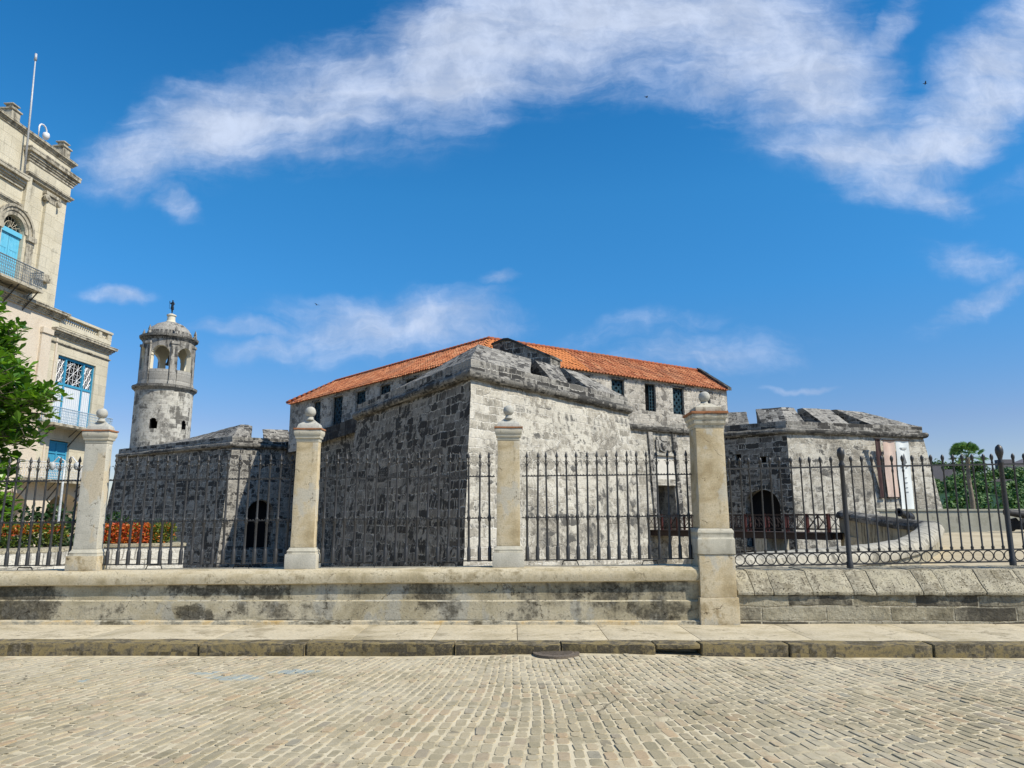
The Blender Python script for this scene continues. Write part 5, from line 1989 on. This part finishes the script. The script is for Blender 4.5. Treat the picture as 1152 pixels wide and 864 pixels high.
def balcony(s0, s1, z, mat, dep=.95, h=1.0, slabm=M['palace_trim'], step=.13, brackets=True):
    b = MB()
    b.box(s0, s1, -.02, dep + .05, z - .16, z - .06, PM)
    b.box(s0 + .03, s1 - .03, -.02, dep, z - .058, z, PM)
    bal = b.build('balcony', slabm, pal, rough=(.5, .01))
    r = MB()
    t_ = .045
    lines = [((s0 + t_, dep - t_), (s1 - t_, dep - t_)), ((s0 + t_, 0), (s0 + t_, dep - t_)), ((s1 - t_, 0), (s1 - t_, dep - t_))]
    for (a, b2) in lines:
        A, B_ = Vector(a), Vector(b2)
        L = (B_ - A).length
        for zz, rr in ((z + h, .032), (z + .09, .02), (z + h - .14, .016)):
            r.tube([pw(A.x, A.y, zz), pw(B_.x, B_.y, zz)], rr, 6)
        n = int(L / step)
        for k in range(n + 1):
            p = A.lerp(B_, k / n)
            r.tube([pw(p.x, p.y, z), pw(p.x, p.y, z + h)], .013, 5)
            if k < n:
                q = A.lerp(B_, (k + 1) / n)
                m_ = (p + q) / 2
                for zz in (z + .30, z + .62):
                    r.tube([pw(p.x, p.y, zz), pw(m_.x, m_.y, zz + .11), pw(q.x, q.y, zz), pw(m_.x, m_.y, zz - .11), pw(p.x, p.y, zz)], .011, 4)
    r.build('balcony_railing', mat, bal, uv=False)
    if brackets:
        for s_ in (s0 + .25, (s0 + s1) / 2, s1 - .25):
            k = MB()
            k.tube([pw(s_, dep - .08, z - .16), pw(s_, -.02, z - 1.15)], .035, 6)
            k.tube([pw(s_, dep * .5, z - .16), pw(s_, -.02, z - .6)], .025, 6)
            k.build('bracket', M['iron'], bal, uv=False)
    return bal


M['rail_grey'] = flat('weathered grey iron railing', (.16, .18, .20), .6, .3)
M['rail_blue'] = flat('pale blue iron railing', (.30, .40, .50), .6, .3)
M['rail_white'] = flat('white iron railing', (.55, .56, .56), .6, .3)
balcony(7.35, 10.6, 13.88, M['rail_grey'], .85, 1.0)
balcony(.25, 5.5, 6.95, M['rail_blue'], .9, .85)
balcony(1.6, 6.6, 3.82, M['rail_white'], .8, .9)
# lower tower cornice and wing balustrade
cornice('string_cornice', 4.75, S_END, 12.95, 13.40, .40, M['palace_trim'])
cornice('wing_cornice', 0, 5.3, 12.0, 12.42, .36, M['palace_trim'])
cornice('wing_moulding', 0.0, 5.25, 11.55, 11.68, .10, M['palace_trim'])
mb = MB()
mb.box(-.02, 4.72, -.32, .03, 12.62, 12.86, PM)
mb.box(-.02, .34, -.32, .04, 12.862, 13.28, PM)
mb.box(.95, 1.25, -.32, .04, 12.862, 13.28, PM)
mb.box(4.42, 4.72, -.32, .04, 12.862, 13.28, PM)
mb.box(-.06, 4.74, -.36, .10, 13.283, 13.42, PM)
bl = mb.build('balustrade', M['palace'], pal, rough=(.5, .012))
bp_ = MB()
k = 0
x = 1.35
while x < 4.4:
    v0 = len(bp_.v)
    bp_.lathe([(.055, 0), (.075, .03), (.04, .1), (.08, .2), (.035, .33), (.06, .39), (.06, .42)], (0, 0, 0), 8)
    for i in range(v0, len(bp_.v)):
        v = Vector(bp_.v[i])
        bp_.v[i] = tuple(pw(x + v.x, -.14 + v.y, 12.862 + v.z))
    x += .19
bp_.build('balusters', M['palace'], bl, smooth=True)
bp_ = MB()
for x in (.45, .6, .75, .88):
    v0 = len(bp_.v)
    bp_.lathe([(.055, 0), (.075, .03), (.04, .1), (.08, .2), (.035, .33), (.06, .39), (.06, .42)], (0, 0, 0), 8)
    for i in range(v0, len(bp_.v)):
        v = Vector(bp_.v[i])
        bp_.v[i] = tuple(pw(x + v.x, -.14 + v.y, 12.862 + v.z))
bp_.build('balusters', M['palace'], bl, smooth=True)
# quoins / lower pilaster at the junction of wing and tower
mb = MB()
mb.box(5.35, 6.1, 0, .12, 7.2, 11.9, PM)
mb.box(5.3, 6.15, 0, .20, 11.903, 12.2, PM)
mb.box(4.72, 4.86, 0, .06, 3.6, 11.9, PM)
mb.build('wing_pilaster', M['palace_low'], pal, rough=(.6, .01))
# large triple window of the wing
f = MB()
SX = [1.17, 2.05, 3.62, 4.48]
for s_ in SX:
    f.box(s_ - .06, s_ + .06, -.26, -.12, 7.0, 11.0, PM)
for z in (10.93, 9.38, 7.06):
    f.box(1.17, 4.48, -.25, -.125, z - .07, z + .07, PM)
wf = f.build('window', M['frame_blue'], pal)
f = MB()
for a, b in zip(SX, SX[1:]):
    f.box(a + .06, b - .06, -.23, -.17, 7.13, 9.31, PM)
f.build('board_panel', M['panel_white'], wf)
f = MB()
for a, b in zip(SX, SX[1:]):
    n = max(4, int((b - a) / .17))
    for k in range(1, n):
        f.box(a + (b - a) * k / n - .008, a + (b - a) * k / n + .008, -.169, -.160, 7.13, 9.31, PM)
f.build('board_groove', M['rail_blue'], wf, uv=False)
f = MB()
for a, b in zip(SX, SX[1:]):
    a, b = a + .07, b - .07
    z0, z1 = 9.46, 10.85
    m_, zm = (a + b) / 2, (z0 + z1) / 2
    seg = [((a, z0), (b, z1)), ((a, z1), (b, z0)), ((m_, z0), (a, zm)), ((m_, z0), (b, zm)), ((m_, z1), (a, zm)), ((m_, z1), (b, zm)), ((m_, z0), (m_, z1)), ((a, zm), (b, zm))]
    q = (b - a) * .25
    qz = .35
    seg += [((a + q, z0), (a + q, z1)), ((b - q, z0), (b - q, z1)), ((a, zm - qz), (b, zm - qz)), ((a, zm + qz), (b, zm + qz)), ((a, zm - qz), (m_, z0)), ((b, zm + qz), (m_, z1))]
    for p, r_ in seg:
        f.tube([pw(p[0], -.2, p[1]), pw(r_[0], -.2, r_[1])], .017, 4)
f.build('lattice', M['white_metal'], wf, uv=False)
# blue door of the first floor
f = MB()
f.box(2.72, 4.38, -.26, -.20, 3.72, 6.05, PM)
for s_ in (2.74, 3.55, 4.36):
    f.box(s_ - .05, s_ + .05, -.20, -.15, 3.72, 6.05, PM)
for z in (4.6, 5.4, 6.0):
    f.box(2.72, 4.38, -.20, -.155, z - .05, z + .05, PM)
f.build('door', M['frame_blue'], pal)
# pole on the roof edge, and the small camera on its bent arm
mb = MB()
mb.tube([pw(9.1, .35, 19.9), pw(9.25, .36, 23.5), pw(9.4, .38, 26.4)], [.055, .05, .032], 8)
mb.tube([pw(9.4, .38, 26.4), pw(9.41, .38, 26.8)], [.075, .06], 8)
mb.build('roof_pole', M['grey_pole'], pal, smooth=True, uv=False)
mb = MB()
mb.tube([pw(7.95, -.1, 22.45), pw(7.95, -.1, 23.3)] + [pw(7.95 - .28 + .28 * math.cos(a), -.1, 23.3 + .28 * math.sin(a)) for a in (.5, 1.0, 1.57, 2.2, 2.8, 3.14)] + [pw(7.39, -.1, 23.2)], .045, 8)
v0 = len(mb.v)
mb.lathe([(.05, .22), (.16, .16), (.19, .0), (.17, -.10), (.10, -.2), (.01, -.24)], (0, 0, 0), 14)
for i in range(v0, len(mb.v)):
    v = Vector(mb.v[i])
    mb.v[i] = tuple(pw(7.39 + v.x, -.1 + v.y, 23.05 + v.z))
mb.build('roof_camera', M['white_metal'], pal, smooth=True, uv=False)

# ------------------------------------------------------------------ garden on the left
def planter(p0, p1, wd, z1, label, name='stone_planter'):
    a, b = Vector(p0), Vector(p1)
    d = (b - a).normalized()
    c = (a + b) / 2
    t = thing(name, label, 'planter', (c.x, c.y, 0))
    t.rotation_euler = (0, 0, math.atan2(d.y, d.x))
    L = (b - a).length
    mb = MB()
    mb.box(-L / 2, L / 2, 0, wd, -.2, z1 - .09)
    mb.build('wall', M['planter'], t, rough=(.4, .02))
    mb = MB()
    mb.box(-L / 2 - .04, L / 2 + .04, -.05, wd + .05, z1 - .087, z1)
    mb.build('coping', M['stone_cope'], t, bevel=.01, rough=(.4, .012))
    return t, L


def leaves(mb, p, n, size, rn, spread=(.1, .1, .1), up=.6, mats=(0,), ratio=.5):
    for _ in range(n):
        q = Vector(p) + Vector((rn.gauss(0, spread[0]), rn.gauss(0, spread[1]), rn.gauss(0, spread[2])))
        d = Vector((rn.gauss(0, 1), rn.gauss(0, 1), rn.gauss(up, .6))).normalized()
        nn = d.orthogonal().normalized()
        nn.rotate(Matrix.Rotation(rn.uniform(0, 6.28), 3, d))
        s_ = d.cross(nn) * size * ratio * .5 * rn.uniform(.8, 1.2)
        L = size * rn.uniform(.7, 1.25)
        mb.cur = rn.choice(mats)
        mid_ = q + d * L * .55 + nn * L * .05
        i = [mb.vert(x) for x in (q, mid_ + s_, q + d * L, mid_ - s_, q + d * L * .5 - nn * L * .04)]
        mb.face((i[0], i[1], i[2], i[4]))
        mb.face((i[0], i[4], i[2], i[3]))


def hedge(p0, p1, wd, z0, h, label, matfn, n, inset=.18):
    a, b = Vector(p0), Vector(p1)
    d = (b - a).normalized()
    nrm = Vector((-d.y, d.x))
    c = (a + b) / 2
    t = thing('flowering_hedge', label, 'hedge', (c.x, c.y, z0), 'coloured hedges in the planters')
    rn = random.Random(int(n))
    mb = MB()
    L = (b - a).length
    for _ in range(n):
        u, v = rn.uniform(.02, .98), rn.uniform(0, 1)
        hh = h * (1 + .07 * math.sin(u * 23) + rn.gauss(0, .07))
        face_ = rn.random()
        if face_ < .5:
            v = abs(rn.gauss(0, .12))
            z = rn.uniform(.02, 1) * hh
        else:
            z = hh * rn.uniform(.85, 1.05)
        p = a.lerp(b, u) + nrm * (inset + v * (wd - 2 * inset))
        ms = matfn(u, z / h, rn)
        leaves(mb, (p.x - c.x, p.y - c.y, z), 3, .085, rn, (.03, .03, .03), .5, ms, .55)
    mb.build('foliage', [M['leaf_red'], M['leaf_orange'], M['leaf_yg'], M['leaf_green'], M['leaf_dark']], t, uv=False, fixn=False)
    mb = MB()
    for k in range(int(L / .18)):
        p = a.lerp(b, (k + .5) / int(L / .18)) + nrm * wd * rn.uniform(.35, .65)
        mb.tube([(p.x - c.x, p.y - c.y, -.05), (p.x - c.x + rn.uniform(-.05, .05), p.y - c.y, h * .8)], [.015, .006], 5)
    mb.build('stems', M['bark'], t, uv=False)
    return t


pl1, _ = planter((-14.0, 14.6), (-11.95, 20.0), -1.2, .96, 'pale stone planter running back under the orange and green hedge')
pl2, _ = planter((-11.75, 20.1), (-9.55, 21.5), 1.3, .99, 'pale stone planter under the red hedge, behind the second fence panel')


def mixA(u, z, rn):
    return rn.choice([(2,), (3,), (3,), (2,), (1,), (0,)] if z > .5 else [(3,), (2,), (4,), (3,)])


def mixB(u, z, rn):
    if u > .70:
        return rn.choice([(2,), (3,), (2,), (3,), (1,)])
    return rn.choice([(0,), (0,), (1,), (1,), (0,), (3,) if z < .5 else (2,)])


hedge((-14.9, 14.9), (-12.25, 20.7), 1.15, .96, .50, 'green and yellow hedge with a few orange leaves on the long planter', mixA, 3600)
hedge((-11.7, 20.15), (-9.75, 21.4), 1.25, .99, .46, 'bright red hedge with a yellow green right end', mixB, 2400)

# cycad behind the red hedge
t = thing('cycad', 'dark spiky cycad behind the red hedge against the black wall', 'plant', (-11.0, 22.6, 0))
mb = MB()
mb.lathe([(.18, 0), (.2, .4), (.17, .9), (.1, 1.15)], seg=10)
mb.build('trunk', M['bark'], t, uv=False, rough=(.15, .03))
rn = random.Random(4)
mb = MB()
for k in range(34):
    a = rn.uniform(0, 6.28)
    el = rn.uniform(.1, 1.3)
    L = rn.uniform(.8, 1.15)
    pts_ = []
    for i in range(9):
        f_ = i / 8
        e = el - f_ * 1.1
        if i == 0:
            p = Vector((0, 0, 1.1))
        else:
            p = pts_[-1] + Vector((math.cos(a) * math.cos(e), math.sin(a) * math.cos(e), math.sin(e))) * L / 8
        pts_.append(p)
    for i in range(1, 9):
        d = (pts_[i] - pts_[i - 1]).normalized()
        sd = d.cross(Vector((0, 0, 1))).normalized()
        for w in (-1, 1):
            for h in (.0, .5):
                p = pts_[i - 1].lerp(pts_[i], h)
                l = .26 * math.sin(math.pi * min(1, (i + h) / 9 + .1)) + .04
                tip = p + sd * w * l + d * l * .5 + Vector((0, 0, .03))
                mb.poly([p - d * .014, tip, p + d * .014])
mb.build('fronds', M['leaf_dark'], t, uv=False, fixn=False)


def shrub(x, y, z0, r, h, label, mat, n, size, seed, name='shrub'):
    t = thing(name, label, 'shrub', (x, y, z0))
    rn = random.Random(seed)
    f_ = MB()
    s_ = MB()
    for k in range(n):
        a = rn.uniform(0, 6.28)
        rr = r * math.sqrt(rn.random())
        z = h * (.25 + .75 * rn.random()) * (1 - .35 * (rr / r) ** 2)
        p = (rr * math.cos(a), rr * math.sin(a), z)
        leaves(f_, p, 7, size, rn, (.10, .10, .08), .4, (0,), .5)
        if k % 4 == 0:
            s_.tube([(p[0] * .15, p[1] * .15, 0), (p[0] * .6, p[1] * .6, z * .6), p], [.02, .014, .005], 4)
    f_.build('foliage', mat, t, uv=False, fixn=False)
    s_.build('stems', M['bark'], t, uv=False)
    return t


shrub(-15.6, 19.5, .0, 1.0, 2.5, 'dark broad shrub beside the tree trunk behind the hedge', M['leaf_dark'], 150, .24, 8)
shrub(-14.0, 22.0, .0, 1.1, 2.1, 'dark low shrub behind the hedge, left of the white pole', M['leaf_dark'], 150, .22, 9)
shrub(-12.9, 23.5, .0, .8, 1.9, 'dark low shrub behind the hedge, close to the grey fence pillar', M['leaf_dark'], 110, .2, 10)

# white lamp post
t = thing('lamp_post', 'thin white lamp post with small lanterns behind the hedge', 'lamp post', (-12.75, 20.6, 0))
mb = MB()
mb.lathe([(.08, 0), (.08, .3), (.038, .4), (.034, 2.4), (.028, 3.3)], seg=12)
mb.build('pole', M['grey_pole'], t, smooth=True, uv=False)
mb = MB()
mb.tube([(-.35, 0, 3.25), (-.2, 0, 3.42), (0, 0, 3.3), (.2, 0, 3.42), (.35, 0, 3.25)], .018, 6)
mb.build('arm', M['white_metal'], t, uv=False)
for s_ in (-.35, .35):
    mb = MB()
    mb.lathe([(.02, .03), (.075, -.02), (.085, -.05), (.065, -.16), (.03, -.2)], (s_, 0, 3.25), 10)
    mb.build('lantern', M['grey_pole'], t, smooth=True, uv=False)

# the broad leaved tree at the left edge
t = thing('broadleaf_tree', 'broad leaved green tree with tiered branches at the left edge', 'tree', (-15.6, 19.0, 0))
rn = random.Random(17)
br = MB()
br.tube([(0, 0, -.1), (.05, .02, 1.2), (-.05, .1, 2.6), (.1, 0, 4.2), (.05, .1, 5.8), (.15, 0, 7.3)], [.26, .22, .19, .16, .11, .05], 12)
br.build('trunk', M['bark'], t, smooth=True, uv=False, rough=(.25, .02))
lf = MB()
lb = MB()
# tier: height, horizontal reach
tiers = [(1.5, 2.5, 8), (2.3, 2.6, 10), (3.1, 2.4, 9), (3.9, 2.75, 12), (4.7, 3.25, 17), (5.3, 2.9, 15), (5.9, 2.15, 13), (6.6, 1.9, 12), (7.3, 1.35, 10), (7.9, .7, 7)]
for z, reach, nb in tiers:
    nb = int(nb * 1.35)
    for k in range(nb):
        a = 2 * math.pi * (k + rn.uniform(-.35, .35)) / nb
        L = reach * rn.uniform(.75, 1.0)
        p0 = Vector((.05, .05, z - .5))
        p1 = Vector((math.cos(a) * L * .5, math.sin(a) * L * .5, z - .05 + rn.uniform(-.1, .15)))
        p2 = Vector((math.cos(a) * L, math.sin(a) * L, z + rn.uniform(-.15, .30)))
        lb.tube([p0, p1, p2], [.06, .035, .012], 5)
        ntw = int(5 + L * 6)
        for j in range(ntw):
            f_ = .35 + .65 * (j + rn.random()) / ntw
            base = p0.lerp(p1, f_ * 2) if f_ < .5 else p1.lerp(p2, (f_ - .5) * 2)
            side = Vector((-math.sin(a), math.cos(a), 0)) * rn.gauss(0, .34) + Vector((0, 0, rn.uniform(-.25, .38)))
            tip = base + side
            lb.tube([base, tip], [.012, .006], 3)
            nl = rn.randint(8, 12)
            for q in range(nl):
                aa = 2 * math.pi * (q + rn.uniform(-.2, .2)) / nl
                el = rn.uniform(-.35, 1.15)
                d = Vector((math.cos(aa) * math.cos(el), math.sin(aa) * math.cos(el), math.sin(el)))
                nn = Vector((0, 0, 1)) - d * d.z
                nn.normalize()
                nn.rotate(Matrix.Rotation(rn.gauss(0, .35), 3, d))
                w = d.cross(nn)
                l = rn.uniform(.17, .36)
                b0 = tip + d * .03
                pts_ = [(0, 0, 0), (.35, .14, .0), (.72, .26, -.02), (1.0, .0, -.10), (.72, -.26, -.02), (.35, -.14, 0), (.5, 0, -.06)]
                ids_ = [lf.vert(b0 + d * (x * l) + w * (y * l) + nn * (h * l)) for x, y, h in pts_]
                lf.face((ids_[0], ids_[1], ids_[2], ids_[6]))
                lf.face((ids_[2], ids_[3], ids_[6]))
                lf.face((ids_[6], ids_[3], ids_[4]))
                lf.face((ids_[0], ids_[6], ids_[4], ids_[5]))
lf.build('crown', M['leaf'], t, uv=False, fixn=False)
lb.build('limbs', M['bark'], t, uv=False, fixn=False)

# palm on the far side of the plaza
t = thing('fan_palm', 'slender fan palm rising above the sea wall in front of the wooded hill', 'palm', (49.5, 78.5, 1.0))
mb = MB()
mb.tube([(0, 0, -3), (.05, 0, 2.5), (.0, .1, 5.0), (.1, .05, 7.2)], [.34, .26, .22, .26], 12)
mb.build('trunk', M['palm_trunk'], t, smooth=True, uv=False, rough=(.3, .02))
rn = random.Random(31)
mb = MB()
dead = MB()
for k in range(26):
    a = 2.4 * k + rn.uniform(-.2, .2)
    el = rn.uniform(-.36, 1.35)
    dd = dead if el < -.30 else mb
    d = Vector((math.cos(a) * math.cos(el), math.sin(a) * math.cos(el), math.sin(el)))
    h = Vector((.1, .05, 7.25)) + d * rn.uniform(.75, 1.25)
    dd.tube([(.1, .05, 7.2), h], [.03, .018], 4)
    nn = d.orthogonal().normalized()
    nn.rotate(Matrix.Rotation(rn.uniform(0, 6.28), 3, d))
    w = d.cross(nn)
    R_ = rn.uniform(.75, 1.05)
    for j in range(13):
        b = -1.0 + 2.0 * j / 12
        e = (d * math.cos(b) + w * math.sin(b))
        tip = h + e * R_ + Vector((0, 0, -.16 * R_)) + nn * rn.gauss(0, .05)
        m_ = h + e * R_ * .6
        s_ = (e.cross(nn)).normalized() * .085
        dd.poly([h, m_ + s_, tip, m_ - s_])
mb.build('crown', M['palm_leaf'], t, uv=False, fixn=False)
dead.build('dead_fronds', M['palm_trunk'], t, uv=False, fixn=False)

# birds
def bird(p, s_, rot, label):
    t = thing('flying_bird', label, 'bird', p, 'birds in the sky')
    mb = MB()
    mb.lathe([(.01, -.30), (.05, -.2), (.085, 0), (.07, .14), (.05, .2), (.055, .25), (.01, .36)], seg=8)
    b = mb.build('body', M['cannon'], t, smooth=True, uv=False)
    b.rotation_euler = (R(90), 0, 0)
    for w in (-1, 1):
        m = MB()
        up_ = [(0, -.10, .02), (w * .25, -.14, .16), (w * .6, .02, .12), (w * .3, .12, .14), (0, .12, .02)]
        m.loops([up_, [(x, y, z + .012) for x, y, z in up_]])
        m.build('wing', M['cannon'], t, uv=False)
    m = MB()
    tl = [(-.05, .22, 0), (.05, .22, 0), (.1, .45, 0), (-.1, .45, 0)]
    m.loops([tl, [(x, y, z + .012) for x, y, z in tl]])
    m.build('tail', M['cannon'], t, uv=False)
    t.rotation_euler = rot
    t.scale = (s_, s_, s_)


bird((-16.9, 60, 19.85), .45, (.3, .2, .8), 'tiny dark bird over the small cloud left of the red roof')
bird((12.3, 60, 39.6), .45, (.2, -.3, 2.0), 'tiny dark bird just under the big cloud bank')
bird((38.0, 60, 41.0), .45, (.1, .3, 1.2), 'tiny dark bird against the bright cloud at the right')
